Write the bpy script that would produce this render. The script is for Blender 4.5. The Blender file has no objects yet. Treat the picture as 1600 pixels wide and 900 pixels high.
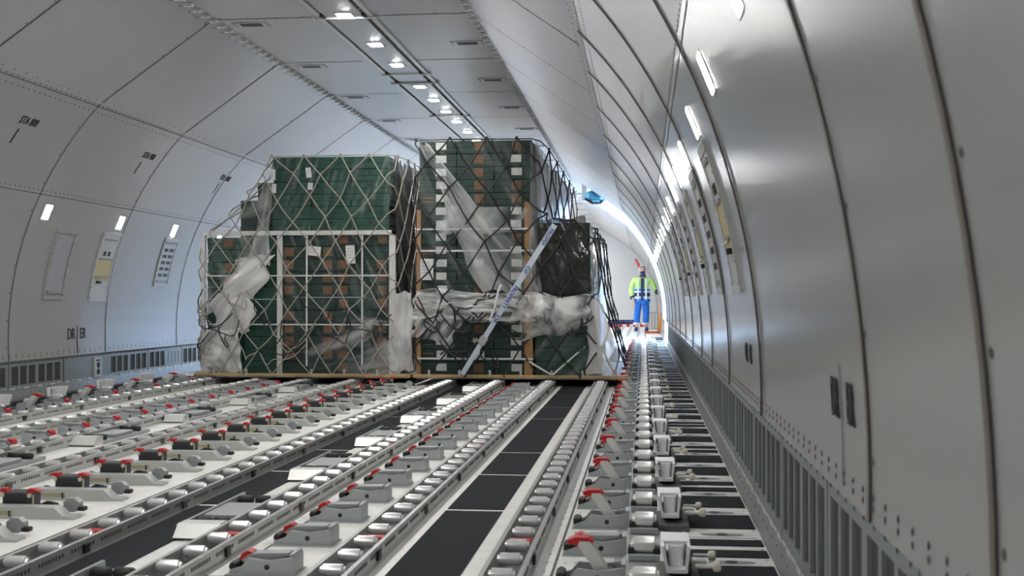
import bpy, bmesh, math, random
import numpy as np
from mathutils import Vector, Matrix, noise
random.seed(7)
D = bpy.data
COL = bpy.context.scene.collection
SC = bpy.context.scene
PI = math.pi

# ------------------------------------------------------------------ camera, world, exposure
F_PX, VPX, VPY = 1850.0, 1006.0, 468.0
CAM = Vector((2.6, 0.0, 0.93))
yaw = math.atan2(VPX - 800, F_PX)
pit = math.atan2(VPY - 450, math.hypot(F_PX, VPX - 800))
cam_d = D.cameras.new('camera')
cam_d.sensor_width = 36.0
cam_d.lens = F_PX / 1600 * 36
cam_d.clip_start = 0.05
cam_d.clip_end = 400
cam_d.dof.use_dof = True
cam_d.dof.focus_distance = 12.5
cam_d.dof.aperture_fstop = 7.0
cam = D.objects.new('camera', cam_d)
COL.objects.link(cam)
cam.location = CAM
cam.rotation_euler = (PI / 2 + pit, 0, yaw)
SC.camera = cam

SC.view_settings.view_transform = 'Standard'
SC.view_settings.look = 'None'
SC.view_settings.gamma = 1.0
SC.view_settings.use_curve_mapping = False
SC.view_settings.exposure = 0.0
SC.cycles.max_bounces = 10
SC.cycles.diffuse_bounces = 6
SC.cycles.glossy_bounces = 4
SC.cycles.transparent_max_bounces = 24
SC.cycles.sample_clamp_indirect = 6.0
SC.cycles.use_denoising = True
SC.cycles.caustics_reflective = False
SC.cycles.caustics_refractive = False

CEIL_W = 275.0      # radiance of the ceiling spots
WALL_W = 75.0      # radiance of the wall lamps
DAY = 17.0         # daylight through the cargo door
wd = D.worlds.new('daylight')
SC.world = wd
wd.use_nodes = True
bg = wd.node_tree.nodes['Background']
bg.inputs[0].default_value = (0.42, 0.64, 1.0, 1)
bg.inputs[1].default_value = DAY

# ------------------------------------------------------------------ materials
MATS = {}
def mat(name, col, rough=0.5, metal=0.0, spec=0.5, emit=None, es=0.0, coat=0.0, noise_amt=0.0, noise_scale=20.0, rough_var=0.0, bump=0.0):
    m = D.materials.new(name); m.use_nodes = True
    nt = m.node_tree; b = nt.nodes['Principled BSDF']
    b.inputs['Base Color'].default_value = (*col, 1)
    b.inputs['Roughness'].default_value = rough
    b.inputs['Metallic'].default_value = metal
    b.inputs['Specular IOR Level'].default_value = spec
    b.inputs['Coat Weight'].default_value = coat
    b.inputs['Coat Roughness'].default_value = 0.12
    if emit:
        b.inputs['Emission Color'].default_value = (*emit, 1)
        b.inputs['Emission Strength'].default_value = es
    if noise_amt or rough_var or bump:
        tc = nt.nodes.new('ShaderNodeTexCoord')
        nz = nt.nodes.new('ShaderNodeTexNoise')
        nz.inputs['Scale'].default_value = noise_scale
        nz.inputs['Detail'].default_value = 5
        nt.links.new(tc.outputs['Object'], nz.inputs['Vector'])
        if noise_amt:
            mx = nt.nodes.new('ShaderNodeMix'); mx.data_type = 'RGBA'
            mx.inputs[6].default_value = (*[c * (1 - noise_amt) for c in col], 1)
            mx.inputs[7].default_value = (*[min(1, c * (1 + noise_amt)) for c in col], 1)
            nt.links.new(nz.outputs['Fac'], mx.inputs[0])
            nt.links.new(mx.outputs[2], b.inputs['Base Color'])
        if rough_var:
            mr = nt.nodes.new('ShaderNodeMapRange')
            mr.inputs[3].default_value = max(0, rough - rough_var)
            mr.inputs[4].default_value = rough + rough_var
            nt.links.new(nz.outputs['Fac'], mr.inputs[0])
            nt.links.new(mr.outputs[0], b.inputs['Roughness'])
        if bump:
            bp = nt.nodes.new('ShaderNodeBump'); bp.inputs['Strength'].default_value = bump
            bp.inputs['Distance'].default_value = 0.01
            nt.links.new(nz.outputs['Fac'], bp.inputs['Height'])
            nt.links.new(bp.outputs[0], b.inputs['Normal'])
    MATS[name] = m
    return m

def film(name, col, lo, hi, sx, sy, rough=0.22, thresh=(0.42, 0.68)):
    """plastic film: transparent, with milky folds running along the sheet's v direction"""
    m = D.materials.new(name); m.use_nodes = True
    nt = m.node_tree; b = nt.nodes['Principled BSDF']; out = nt.nodes['Material Output']
    b.inputs['Base Color'].default_value = (*col, 1)
    b.inputs['Roughness'].default_value = rough
    uv = nt.nodes.new('ShaderNodeUVMap')
    mp = nt.nodes.new('ShaderNodeMapping')
    mp.inputs['Scale'].default_value = (sx, sy, 1)
    nz = nt.nodes.new('ShaderNodeTexNoise'); nz.inputs['Scale'].default_value = 1.0
    nz.inputs['Detail'].default_value = 6; nz.inputs['Distortion'].default_value = 0.6
    mr = nt.nodes.new('ShaderNodeMapRange'); mr.clamp = True
    mr.inputs[1].default_value = thresh[0]; mr.inputs[2].default_value = thresh[1]
    mr.inputs[3].default_value = lo; mr.inputs[4].default_value = hi
    tr = nt.nodes.new('ShaderNodeBsdfTransparent'); mix = nt.nodes.new('ShaderNodeMixShader')
    L = nt.links.new
    L(uv.outputs[0], mp.inputs['Vector']); L(mp.outputs[0], nz.inputs['Vector'])
    L(nz.outputs['Fac'], mr.inputs[0]); L(mr.outputs[0], mix.inputs[0])
    L(tr.outputs[0], mix.inputs[1]); L(b.outputs[0], mix.inputs[2]); L(mix.outputs[0], out.inputs['Surface'])
    MATS[name] = m
    return m

LINER = mat('liner_white', (0.36, 0.365, 0.365), 0.31, spec=0.5, rough_var=0.015, noise_scale=1.5)
LINER_R = mat('liner_gloss', (0.37, 0.375, 0.375), 0.19, spec=0.42, rough_var=0.01, noise_scale=1.2)
LINER_U = mat('liner_polished', (0.36, 0.365, 0.37), 0.30, spec=0.3)
CEILM = mat('ceiling_white', (0.42, 0.42, 0.43), 0.35, spec=0.4)
SEAM = mat('seam_gap', (0.10, 0.09, 0.08), 0.7)
SEAMR = mat('seam_sealant', (0.15, 0.135, 0.115), 0.6)
RIVET = mat('rivet_dark', (0.07, 0.07, 0.07), 0.5)
CLIP = mat('clip_white', (0.75, 0.75, 0.77), 0.35)
FLOORM = mat('floor_sheet', (0.88, 0.87, 0.835), 0.38, metal=0.0, noise_amt=0.16, noise_scale=9, rough_var=0.1)
MATBLK = mat('grip_black', (0.020, 0.022, 0.026), 0.8, spec=0.15, noise_amt=0.25, noise_scale=160, bump=0.3)
RAIL = mat('rail_aluminium', (0.50, 0.505, 0.495), 0.36, metal=0.45, noise_amt=0.12, noise_scale=14)
RAILD = mat('rail_inside', (0.10, 0.105, 0.10), 0.6)
ROLL = mat('roller_steel', (0.95, 0.95, 0.95), 0.25, metal=0.55)
GREYP = mat('latch_grey', (0.40, 0.42, 0.43), 0.42, metal=0.25, noise_amt=0.08, noise_scale=30)
GREYL = mat('latch_light', (0.74, 0.75, 0.72), 0.38, metal=0.25)
BLK = mat('black_rubber', (0.015, 0.015, 0.016), 0.55)
BLOCKM = mat('block_charcoal', (0.035, 0.037, 0.042), 0.5)
RED = mat('lever_red', (0.55, 0.015, 0.018), 0.4)
CREAM = mat('pin_cream', (0.72, 0.68, 0.55), 0.4)
BEAMM = mat('beam_grey', (0.46, 0.48, 0.46), 0.4, metal=0.2)
BRASS = mat('plate_olive', (0.38, 0.33, 0.22), 0.4, metal=0.3)
DADO = mat('dado_grey', (0.25, 0.285, 0.29), 0.42, metal=0.1)
DADOL = mat('kick_grey', (0.30, 0.325, 0.33), 0.42, metal=0.2)
GRILLE = mat('grille_dark', (0.055, 0.065, 0.065), 0.7)
LAMP = mat('lamp_ceiling', (1, 1, 1), 0.4, emit=(1.0, 0.985, 0.95), es=CEIL_W)
LAMPW = mat('lamp_wall', (1, 1, 1), 0.4, emit=(1.0, 0.985, 0.95), es=WALL_W)
BLIND = mat('blind_blue_sheen', (0.40, 0.41, 0.46), 0.2, spec=0.7)  # blue of a reflection is mixed into the blind's base colour
PANELM = mat('service_grey', (0.52, 0.53, 0.52), 0.35)
YELLOWM = mat('service_yellow', (0.56, 0.47, 0.22), 0.4)
INK = mat('ink_black', (0.02, 0.02, 0.02), 0.6)
GREEN = mat('carton_green', (0.018, 0.075, 0.052), 0.45, noise_amt=0.25, noise_scale=6)
GREEND = mat('carton_green_dark', (0.012, 0.043, 0.033), 0.5, noise_amt=0.25, noise_scale=6)
KRAFT = mat('kraft_brown', (0.19, 0.10, 0.052), 0.65)
PAPER = mat('label_white', (0.72, 0.72, 0.70), 0.6)
PAPERS = mat('paper_sheet', (0.80, 0.80, 0.79), 0.6)
BOARD = mat('edge_board_white', (0.74, 0.74, 0.72), 0.5)
BOARDK = mat('edge_board_kraft', (0.42, 0.24, 0.10), 0.6)
BAND = mat('band_white', (0.80, 0.80, 0.80), 0.4)
PLY = mat('pallet_edge_tan', (0.46, 0.31, 0.14), 0.6, noise_amt=0.3, noise_scale=12)
DECK = mat('pallet_deck', (0.35, 0.35, 0.35), 0.4, metal=0.6)
ROPEB = mat('net_black', (0.020, 0.020, 0.021), 0.6)
ROPEL = mat('net_beige', (0.36, 0.33, 0.285), 0.65)
STRAPM = mat('strap_pale', (0.62, 0.70, 0.78), 0.5)
BLUEINK = mat('strap_blue', (0.01, 0.06, 0.32), 0.5)
BULK = mat('bulkhead_grey', (0.60, 0.63, 0.67), 0.5)
ORANGE = mat('stand_orange', (0.75, 0.27, 0.03), 0.4)
ORANGER = mat('stand_rust', (0.50, 0.10, 0.02), 0.5)
TRAYW = mat('tray_white', (0.80, 0.81, 0.82), 0.35)
BLUEM = mat('actuator_blue', (0.10, 0.42, 0.60), 0.3, metal=0.2)
SKIN = mat('skin', (0.62, 0.38, 0.29), 0.5)
HAIR = mat('hair_grey', (0.06, 0.055, 0.055), 0.6)
LIME = mat('vest_lime', (0.55, 0.85, 0.24), 0.6)
NAVY = mat('navy_cloth', (0.015, 0.03, 0.11), 0.7)
BLUET = mat('trouser_blue', (0.012, 0.16, 0.62), 0.7)
REFL = mat('reflective_tape', (0.72, 0.78, 0.80), 0.35)
SHOE = mat('shoe_blue', (0.015, 0.05, 0.20), 0.6)
WHITEM = mat('white_plain', (0.78, 0.78, 0.78), 0.4)
F_WISP = film('film_wisps', (0.76, 0.78, 0.78), 0.02, 0.62, 4, 1.2, thresh=(0.46, 0.74))
F_SACK = film('film_sack', (0.80, 0.80, 0.79), 0.18, 0.92, 5, 4, thresh=(0.38, 0.62))
F_CLEAR = film('film_clear', (0.72, 0.76, 0.76), 0.01, 0.24, 9, 1.3, thresh=(0.5, 0.75))
F_CLEARG = film('film_clear_fine', (0.75, 0.80, 0.79), 0.01, 0.24, 16, 1.6, thresh=(0.52, 0.78))
F_MILK = film('film_milky', (0.80, 0.80, 0.79), 0.55, 0.97, 7, 1.6, thresh=(0.35, 0.6))
F_STREAK = film('film_streaked', (0.76, 0.78, 0.78), 0.14, 0.80, 14, 0.8, thresh=(0.38, 0.68))
F_BAND = film('film_bunched', (0.80, 0.80, 0.79), 0.16, 0.92, 2.2, 15, thresh=(0.36, 0.62))
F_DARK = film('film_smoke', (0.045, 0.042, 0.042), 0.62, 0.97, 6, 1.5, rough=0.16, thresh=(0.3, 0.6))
F_GREY = film('film_grey', (0.34, 0.34, 0.35), 0.35, 0.9, 6, 1.2, rough=0.18, thresh=(0.35, 0.62))

COVERM = mat('cover_grey', (0.16, 0.16, 0.165), 0.25, noise_amt=0.35, noise_scale=5, bump=0.6)
# ------------------------------------------------------------------ mesh builder
class MB:
    def __init__(s): s.v = []; s.f = []; s.m = []; s.uv = None
    def add(s, vs, fs, mi=0):
        o = len(s.v); s.v.extend([tuple(v) for v in vs]); s.f.extend([tuple(i + o for i in f) for f in fs]); s.m.extend([mi] * len(fs)); return s
    def box(s, x0, x1, y0, y1, z0, z1, mi=0, M=None, c=0.0):
        if c > 0:
            vs = []
            for z, k in ((z0, c), (z0 + c, 0), (z1 - c, 0), (z1, c)):
                vs += [(x0 + k, y0 + k, z), (x1 - k, y0 + k, z), (x1 - k, y1 - k, z), (x0 + k, y1 - k, z)]
            fs = [(3, 2, 1, 0), (12, 13, 14, 15)]
            for l in range(3):
                for i in range(4):
                    j = (i + 1) % 4; fs.append((l * 4 + i, l * 4 + j, l * 4 + 4 + j, l * 4 + 4 + i))
        else:
            vs = [(x0, y0, z0), (x1, y0, z0), (x1, y1, z0), (x0, y1, z0), (x0, y0, z1), (x1, y0, z1), (x1, y1, z1), (x0, y1, z1)]
            fs = [(3, 2, 1, 0), (4, 5, 6, 7), (0, 1, 5, 4), (1, 2, 6, 5), (2, 3, 7, 6), (3, 0, 4, 7)]
        if M is not None: vs = [M @ Vector(v) for v in vs]
        return s.add(vs, fs, mi)
    def lathe(s, p0, p1, prof, n=10, mi=0):
        """prof: list of (t along p0->p1 in 0..1, radius)"""
        p0, p1 = Vector(p0), Vector(p1); d = (p1 - p0); a = d.normalized()
        u = a.orthogonal().normalized(); w = a.cross(u)
        vs = []; fs = []
        for t, r in prof:
            for i in range(n):
                an = 2 * PI * i / n; vs.append(p0 + d * t + (u * math.cos(an) + w * math.sin(an)) * r)
        k = len(prof)
        for l in range(k - 1):
            for i in range(n):
                j = (i + 1) % n; fs.append((l * n + i, l * n + j, l * n + n + j, l * n + n + i))
        fs.append(tuple(reversed(range(n)))); fs.append(tuple((k - 1) * n + i for i in range(n)))
        return s.add(vs, fs, mi)
    def cyl(s, p0, p1, r, n=10, mi=0): return s.lathe(p0, p1, [(0, r), (1, r)], n, mi)
    def tube(s, pts, r, n=5, mi=0):
        pts = [Vector(p) for p in pts]; vs = []; fs = []
        up = None
        for i, p in enumerate(pts):
            a = (pts[min(i + 1, len(pts) - 1)] - pts[max(i - 1, 0)])
            if a.length < 1e-9: a = Vector((0, 0, 1))
            a.normalize()
            if up is None: up = a.orthogonal().normalized()
            u = (up - a * up.dot(a)); u = u.normalized() if u.length > 1e-6 else a.orthogonal().normalized(); up = u
            w = a.cross(u)
            for k in range(n):
                an = 2 * PI * k / n; vs.append(p + (u * math.cos(an) + w * math.sin(an)) * r)
        for l in range(len(pts) - 1):
            for i in range(n):
                j = (i + 1) % n; fs.append((l * n + i, l * n + j, l * n + n + j, l * n + n + i))
        fs.append(tuple(reversed(range(n)))); fs.append(tuple((len(pts) - 1) * n + i for i in range(n)))
        return s.add(vs, fs, mi)
    def prism(s, prof, axis, a0, a1, mi=0):
        """closed profile extruded along axis 'x' (prof = y,z) or 'y' (prof = x,z)"""
        n = len(prof)
        def P(a, q): return (a, q[0], q[1]) if axis == 'x' else (q[0], a, q[1])
        vs = [P(a0, q) for q in prof] + [P(a1, q) for q in prof]
        fs = [tuple(range(n)), tuple(reversed(range(n, 2 * n)))] + [(i, n + i, n + (i + 1) % n, (i + 1) % n) for i in range(n)]
        return s.add(vs, fs, mi)
    def rivet(s, p, nrm, r=0.009, h=0.003, mi=0, n=6):
        p = Vector(p); nrm = Vector(nrm).normalized(); u = nrm.orthogonal().normalized(); w = nrm.cross(u)
        vs = [p + (u * math.cos(2 * PI * i / n) + w * math.sin(2 * PI * i / n)) * r for i in range(n)] + [p + nrm * h]
        return s.add(vs, [(i, (i + 1) % n, n) for i in range(n)], mi)
    def ball(s, c, r, mi=0, n=8, m=5, sc=(1, 1, 1)):
        vs = []; fs = []
        for l in range(m + 1):
            th = PI * l / m
            for i in range(n):
                ph = 2 * PI * i / n
                vs.append((c[0] + sc[0] * r * math.sin(th) * math.cos(ph), c[1] + sc[1] * r * math.sin(th) * math.sin(ph), c[2] + sc[2] * r * math.cos(th)))
        for l in range(m):
            for i in range(n):
                j = (i + 1) % n; fs.append((l * n + i, l * n + n + i, l * n + n + j, l * n + j))
        return s.add(vs, fs, mi)
    def build(s, name, mats, parent=None, smooth=False, loc=None):
        me = D.meshes.new(name)
        me.from_pydata(s.v, [], s.f)
        if not isinstance(mats, (list, tuple)): mats = [mats]
        for m in mats: me.materials.append(m)
        me.polygons.foreach_set('material_index', s.m)
        if smooth: me.polygons.foreach_set('use_smooth', [True] * len(s.f))
        if s.uv is not None:
            ul = me.uv_layers.new(name='UVMap')
            for p in me.polygons:
                for li in p.loop_indices: ul.data[li].uv = s.uv[me.loops[li].vertex_index]
        me.update()
        bm = bmesh.new(); bm.from_mesh(me)
        if s.uv is None: bmesh.ops.recalc_face_normals(bm, faces=bm.faces)
        bm.to_mesh(me); bm.free()
        if smooth and hasattr(me, 'set_sharp_from_angle'): me.set_sharp_from_angle(angle=math.radians(38))
        o = D.objects.new(name, me); COL.objects.link(o)
        if loc is not None: o.location = loc
        if parent is not None: put(o, parent)
        return o

KIDS = {}
def put(o, parent):
    o.parent = parent; KIDS.setdefault(parent.name, []).append(o)
def tag(o, label=None, cat=None, group=None, kind=None):
    for k, v in (('label', label), ('category', cat), ('group', group), ('kind', kind)):
        if v: o[k] = v
    return o
def empty(name, loc=(0, 0, 0), label=None, cat=None, group=None):
    o = D.objects.new(name, None); o.empty_display_size = 0.05; COL.objects.link(o); o.location = loc
    return tag(o, label, cat, group)
def clone(o, loc=None, label=None, parent=None):
    c = o.copy(); COL.objects.link(c)
    if parent is not None: put(c, parent)
    if loc is not None: c.location = loc
    if label: c['label'] = label
    for ch in KIDS.get(o.name, []): clone(ch, parent=c)
    return c
_o1 = 'first second third fourth fifth sixth seventh eighth ninth tenth eleventh twelfth thirteenth fourteenth fifteenth sixteenth seventeenth eighteenth nineteenth'.split()
_tens = {2: ('twentieth', 'twenty'), 3: ('thirtieth', 'thirty'), 4: ('fortieth', 'forty'), 5: ('fiftieth', 'fifty'), 6: ('sixtieth', 'sixty'), 7: ('seventieth', 'seventy')}
def nth(i):
    i += 1
    if i < 20: return _o1[i - 1]
    t, u = divmod(i, 10)
    return _tens[t][0] if u == 0 else _tens[t][1] + '-' + _o1[u - 1]
def row(proto, spots, lab):
    """first spot takes the prototype itself, the others copies of it and of its parts"""
    for i, p in enumerate(spots):
        o = proto if i == 0 else clone(proto)
        o.location = p; o['label'] = lab(i)
def text(body, size, M, name, parent, m=INK, depth=0.0015, sx=1.0):
    cu = D.curves.new(name, 'FONT'); cu.body = body; cu.size = size; cu.align_x = 'CENTER'; cu.align_y = 'CENTER'; cu.extrude = depth; cu.resolution_u = 3; cu.offset = size * 0.012
    t = D.objects.new(name, cu); COL.objects.link(t)
    dg = bpy.context.evaluated_depsgraph_get()
    me = D.meshes.new_from_object(t.evaluated_get(dg)); D.objects.remove(t)
    me.transform(M @ Matrix.Diagonal((sx, 1, 1, 1)))
    me.materials.clear(); me.materials.append(m)
    o = D.objects.new(name, me); COL.objects.link(o)
    if parent is not None: put(o, parent)
    return o

# ------------------------------------------------------------------ fuselage section
CX, CZ, R = 0.05, 0.57, 2.985
ZL, ZK, ZT = 0.50, 1.87, 2.66
ZLS = {-1: 0.375, 1: 0.50}           # dado top, middle joint, upper joint
ZC, XC = 3.38, 1.15                     # ceiling height and half width
def wx(z): return CX + math.sqrt(R * R - (z - CZ) ** 2)
XT = wx(ZT)
def wp(side, z, off=0.0):
    x = wx(z); nx, nz = (x - CX) / R, (z - CZ) / R
    return side * (x - nx * off), z - nz * off
def wn(side, z): return Vector((-side * (wx(z) - CX) / R, 0, -(z - CZ) / R))
_th0, _th1 = math.asin((ZL - CZ) / R), math.asin((ZT - CZ) / R)
WZ = [CZ + R * math.sin(_th0 + (_th1 - _th0) * i / 28) for i in range(29)]
pa = Vector((XC - XT, 0, ZC - ZT)).normalized()
def ang(side, t, off=0.0):               # angled panel, t=0 at the upper joint, t=1 at the ceiling
    x, z = XT + (XC - XT) * t, ZT + (ZC - ZT) * t
    return side * (x - pa.z * off), z + pa.x * off
ANN = lambda side: Vector((-side * pa.z, 0, pa.x))
Y0, Y1 = -4.0, 41.5
DY0, DY1, DX = 23.5, 27.2, 1.50          # cargo door opening in the right wall
DT = (XT - DX) / (XT - XC)
SEAM_L = [10.0 + 1.91 * k for k in range(-7, 17)]
SEAM_R = [1.53, 2.35, 4.45, 6.1, 7.6, 8.95, 10.6, 12.4, 14.3, 16.2, 18.1, 20.0, 21.9] + [29.1 + 1.91 * k for k in range(0, 7)]

def strip_y(mb, P, ya, yb, n, mi):        # band between two section points along Y
    (xa, za), (xb, zb) = P
    for i in range(n):
        y, yy = ya + (yb - ya) * i / n, ya + (yb - ya) * (i + 1) / n
        mb.add([(xa, y, za), (xa, yy, za), (xb, yy, zb), (xb, y, zb)], [(0, 1, 2, 3)], mi)

def build_wall(side, name, mats, seams, w):
    mb = MB()
    spans = [(Y0, Y1)] if side < 0 else [(Y0, DY0), (DY1, Y1)]
    pts = [(side * 3.075, -0.02), (side * 3.075, ZLS[side] - 0.04), wp(side, ZLS[side])] + [wp(side, z) for z in WZ[(1 if side > 0 else 0):]]
    for ya, yb in spans:
        for a, b in zip(pts[:-1], pts[1:]): strip_y(mb, (a, b), ya, yb, 1, 0)
    for y in seams:
        if side > 0 and DY0 - .1 < y < DY1 + .1: continue
        q = [wp(side, z, 0.002) for z in [ZLS[side]] + WZ[1:]]
        if side > 0:                          # sealed joints stand proud of the panels
            q2 = [wp(side, z, 0.005 if y < 3 else 0.008) for z in [ZLS[side]] + WZ[1:]]
            for a, b, c, d in zip(q[:-1], q[1:], q2[:-1], q2[1:]):
                for ys, yt in ((-w, -w * .6), (w, w * .6)):
                    mb.add([(a[0], y + ys, a[1]), (b[0], y + ys, b[1]), (d[0], y + yt, d[1]), (c[0], y + yt, c[1])], [(0, 1, 2, 3)], 1)
            q = q2
        for a, b in zip(q[:-1], q[1:]):
            mb.add([(a[0], y - w, a[1]), (a[0], y + w, a[1]), (b[0], y + w, b[1]), (b[0], y - w, b[1])], [(0, 1, 2, 3)], 1)
        z = ZLS[side] + 0.12
        while z < ZT - .05:
            x, zz = wp(side, z, 0.001); mb.rivet((x, y - w - .022, zz), wn(side, z), 0.009, mi=2); z += 0.245
    # joints with their rows of fasteners
    for z, rows_, gap in ((ZLS[side] + 0.018, (0.022, -0.0), 0.11), (ZK, (0.02,), 0.078), (ZT - 0.02, (0.0, -0.055), 0.085)):
        for ya, yb in spans:
            a, b = wp(side, z - .003, 0.002), wp(side, z + .003, 0.002)
            if z > 1: strip_y(mb, (a, b), ya, yb, 1, 1)
            for rr in rows_:
                y = ya + 0.05
                while y < min(yb, 33):
                    zz = z + rr + .012
                    x, z2 = wp(side, zz, 0.001); mb.rivet((x, y, z2), wn(side, zz), 0.0085, mi=2); y += gap
    o = mb.build(name, mats)
    bm = bmesh.new(); bm.from_mesh(o.data); bmesh.ops.remove_doubles(bm, verts=bm.verts, dist=1e-5); bm.to_mesh(o.data); bm.free()
    for p in o.data.polygons:
        p.use_smooth = p.material_index == 0
        if p.use_smooth and side > 0 and p.center.z > ZK: p.material_index = 3
    o.data.set_sharp_from_angle(angle=math.radians(25))
    tag(o, kind='structure')
    return o
wall_left = build_wall(-1, 'wall_left', [LINER, SEAM, RIVET], SEAM_L, 0.008)
wall_right = build_wall(1, 'wall_right', [LINER_R, SEAMR, RIVET, LINER_U], SEAM_R, 0.012)

# ceiling: flat middle with sloping panels at each side
mb = MB()
for side in (-1, 1):
    a, b, d = ang(side, 0), ang(side, 1), ang(side, DT)
    if side < 0: strip_y(mb, (a, b), Y0, Y1, 1, 0)
    else:
        strip_y(mb, (a, b), Y0, DY0, 1, 0); strip_y(mb, (a, b), DY1, Y1, 1, 0); strip_y(mb, (d, b), DY0, DY1, 1, 0)
    for y in SEAM_L:
        cut = side > 0 and DY0 - .1 < y < DY1 + .1
        q0, q1 = ang(side, DT if cut else 0.02, 0.002), ang(side, 0.985, 0.002)
        mb.add([(q0[0], y - .011, q0[1]), (q0[0], y + .011, q0[1]), (q1[0], y + .011, q1[1]), (q1[0], y - .011, q1[1])], [(0, 1, 2, 3)], 1)
        for t in (.15, .36, .57, .78, .94):
            if cut and t < DT: continue
            p = ang(side, t, 0.001); mb.rivet((p[0], y - .03, p[1]), ANN(side), 0.009, mi=2)
        # seam of the flat panel and its screws
        xa, xb = side * (XC - .02), side * 0.27
        mb.add([(xa, y - .009, ZC - .002), (xa, y + .009, ZC - .002), (xb, y + .009, ZC - .002), (xb, y - .009, ZC - .002)], [(0, 1, 2, 3)], 1)
        for t in (.06, .35, .65, .93): mb.rivet((xa + (xb - xa) * t, y - .03, ZC - .001), (0, 0, -1), 0.010, mi=2)
    y = Y0 + .1
    while y < Y1 - .2:                      # clips along the corner, rivets along the joint
        if not (side > 0 and DY0 < y < DY1 and False):
            mb.box(side * XC - .045, side * XC + .045, y - .022, y + .022, ZC - .024, ZC - .004, 3)
            mb.rivet((side * (XC - .02), y - .03, ZC - .026), (0, 0, -1), 0.013, mi=2)
            p = ang(side, 0.955, 0.001); mb.rivet((p[0], y - .04, p[1]), ANN(side), 0.010, mi=2)
        y += 0.193
    y = Y0 + .1
    while y < 33:
        if not (side > 0 and DY0 - .05 < y < DY1 + .05):
            p = ang(side, 0.03, 0.001); mb.rivet((p[0], y, p[1]), ANN(side), 0.0085, mi=2)
        y += 0.17
strip_y(mb, ((-XC, ZC), (-0.20, ZC)), Y0, Y1, 1, 0); strip_y(mb, ((0.29, ZC), (XC, ZC)), Y0, Y1, 1, 0)
ceil = mb.build('ceiling', [CEILM, SEAM, RIVET, CLIP]); tag(ceil, kind='structure')

# the lamp channel along the middle of the ceiling
mb = MB()
mb.box(-0.20, 0.29, Y0, Y1, ZC + .05, ZC + .07, 1)
mb.box(-0.20, -0.165, Y0, Y1, ZC - .012, ZC + .05, 0); mb.box(0.245, 0.29, Y0, Y1, ZC - .014, ZC + .05, 0)
bars = [k for k in (2.5, 5.0, 7.5, 10.0, 12.6, 13.1, 15.5, 18.0, 20.5, 23, 25.5, 28, 30.5, 33, 35.5, 38)]
for y in bars: mb.box(-0.23, 0.32, y - .012, y + .012, ZC - .024, ZC - .004, 0)
edges = [Y0] + bars + [Y1]
for a, b in zip(edges[:-1], edges[1:]):
    mb.box(-0.135, 0.20, a + .02, b - .02, ZC - .008, ZC + .01, 2)
y = 2.0
while y < 24:
    mb.box(0.212, 0.236, y, y + .05, ZC - .003, ZC + .04, 1); y += 0.1
for y in bars:
    for x in (-.15, .222): mb.box(x - .022, x + .022, y - .09, y - .015, ZC - .02, ZC + .01, 3)
trim = mb.build('trim_1', [PANELM, SEAM, CEILM, BLK]); tag(trim, kind='structure')

# floor with panel seams and fastener rows
mb = MB()
mb.box(-3.075, 3.075, Y0, Y1, -0.12, 0.0, 0)
def fseam_y(x, ya, yb, w=.004): mb.add([(x - w, ya, .0012), (x + w, ya, .0012), (x + w, yb, .0012), (x - w, yb, .0012)], [(0, 1, 2, 3)], 1)
def fseam_x(y, xa, xb, w=.004): mb.add([(xa, y - w, .0012), (xb, y - w, .0012), (xb, y + w, .0012), (xa, y + w, .0012)], [(0, 1, 2, 3)], 1)
for x in (-2.30, -2.27, -0.31, 0.29, 2.29, 1.20, -1.20): fseam_y(x, 0, 38, .005)
for k in range(14):
    for xa, xb in ((0.63, 0.98), (1.13, 1.5), (2.22, 2.5), (-1.5, -1.13)): fseam_x(3.55 + 1.91 * k + .3 * (xa > 1), xa, xb)
for x, st in ((2.215, .14), (2.26, .14), (2.325, .14), (2.36, .14), (1.66, .2), (2.075, .2), (0.42, .2), (-.42, .2), (3.035, .09)):
    y = 2.5
    while y < 16:
        mb.rivet((x, y, 0.001), (0, 0, 1), 0.006, 0.001, mi=2); y += st
floor = mb.build('floor', [FLOORM, SEAM, RIVET]); tag(floor, kind='structure')

# end walls
def endwall(name, y, m):
    mb = MB()
    pts = [(3.075, -.02)] + [wp(1, z) for z in WZ] + [ang(1, 1)] + [ang(-1, 1)] + [wp(-1, z) for z in reversed(WZ)] + [(-3.075, -.02)]
    n = len(pts)
    mb.add([(p[0], y, p[1]) for p in pts] + [(p[0], y + .1, p[1]) for p in pts], [tuple(range(n)), tuple(reversed(range(n, 2 * n)))] + [(i, (i + 1) % n, n + (i + 1) % n, n + i) for i in range(n)])
    tag(mb.build(name, m), kind='structure')
endwall('wall_end', Y1, BULK)
endwall('wall_behind', Y0 - .1, LINER)

# door surround: the thick edge of the opening
mb = MB()
lip = [(3.075, -.02), (3.075, ZL)] + [wp(1, z) for z in WZ[1:]] + [ang(1, DT)]
for yy in (DY0, DY1):
    for a, b in zip(lip[:-1], lip[1:]):
        def ex(p): return (p[0] + .3 * max(0, p[0] - CX) / R, p[1] + .3 * (p[1] - CZ) / R)
        ao, bo = ex(a), ex(b)
        mb.add([(a[0], yy, a[1]), (b[0], yy, b[1]), (bo[0], yy, bo[1]), (ao[0], yy, ao[1])], [(0, 1, 2, 3)], 0)
a = ang(1, DT); ao = (a[0] + .13, a[1] + .28)
mb.add([(a[0], DY0, a[1]), (a[0], DY1, a[1]), (ao[0], DY1, ao[1]), (ao[0], DY0, ao[1])], [(0, 1, 2, 3)], 0)
mb.box(3.06, 3.6, DY0 - .2, DY1 + .2, -.12, -.02, 0)
tag(mb.build('door_1', TRAYW), kind='structure')

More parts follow.
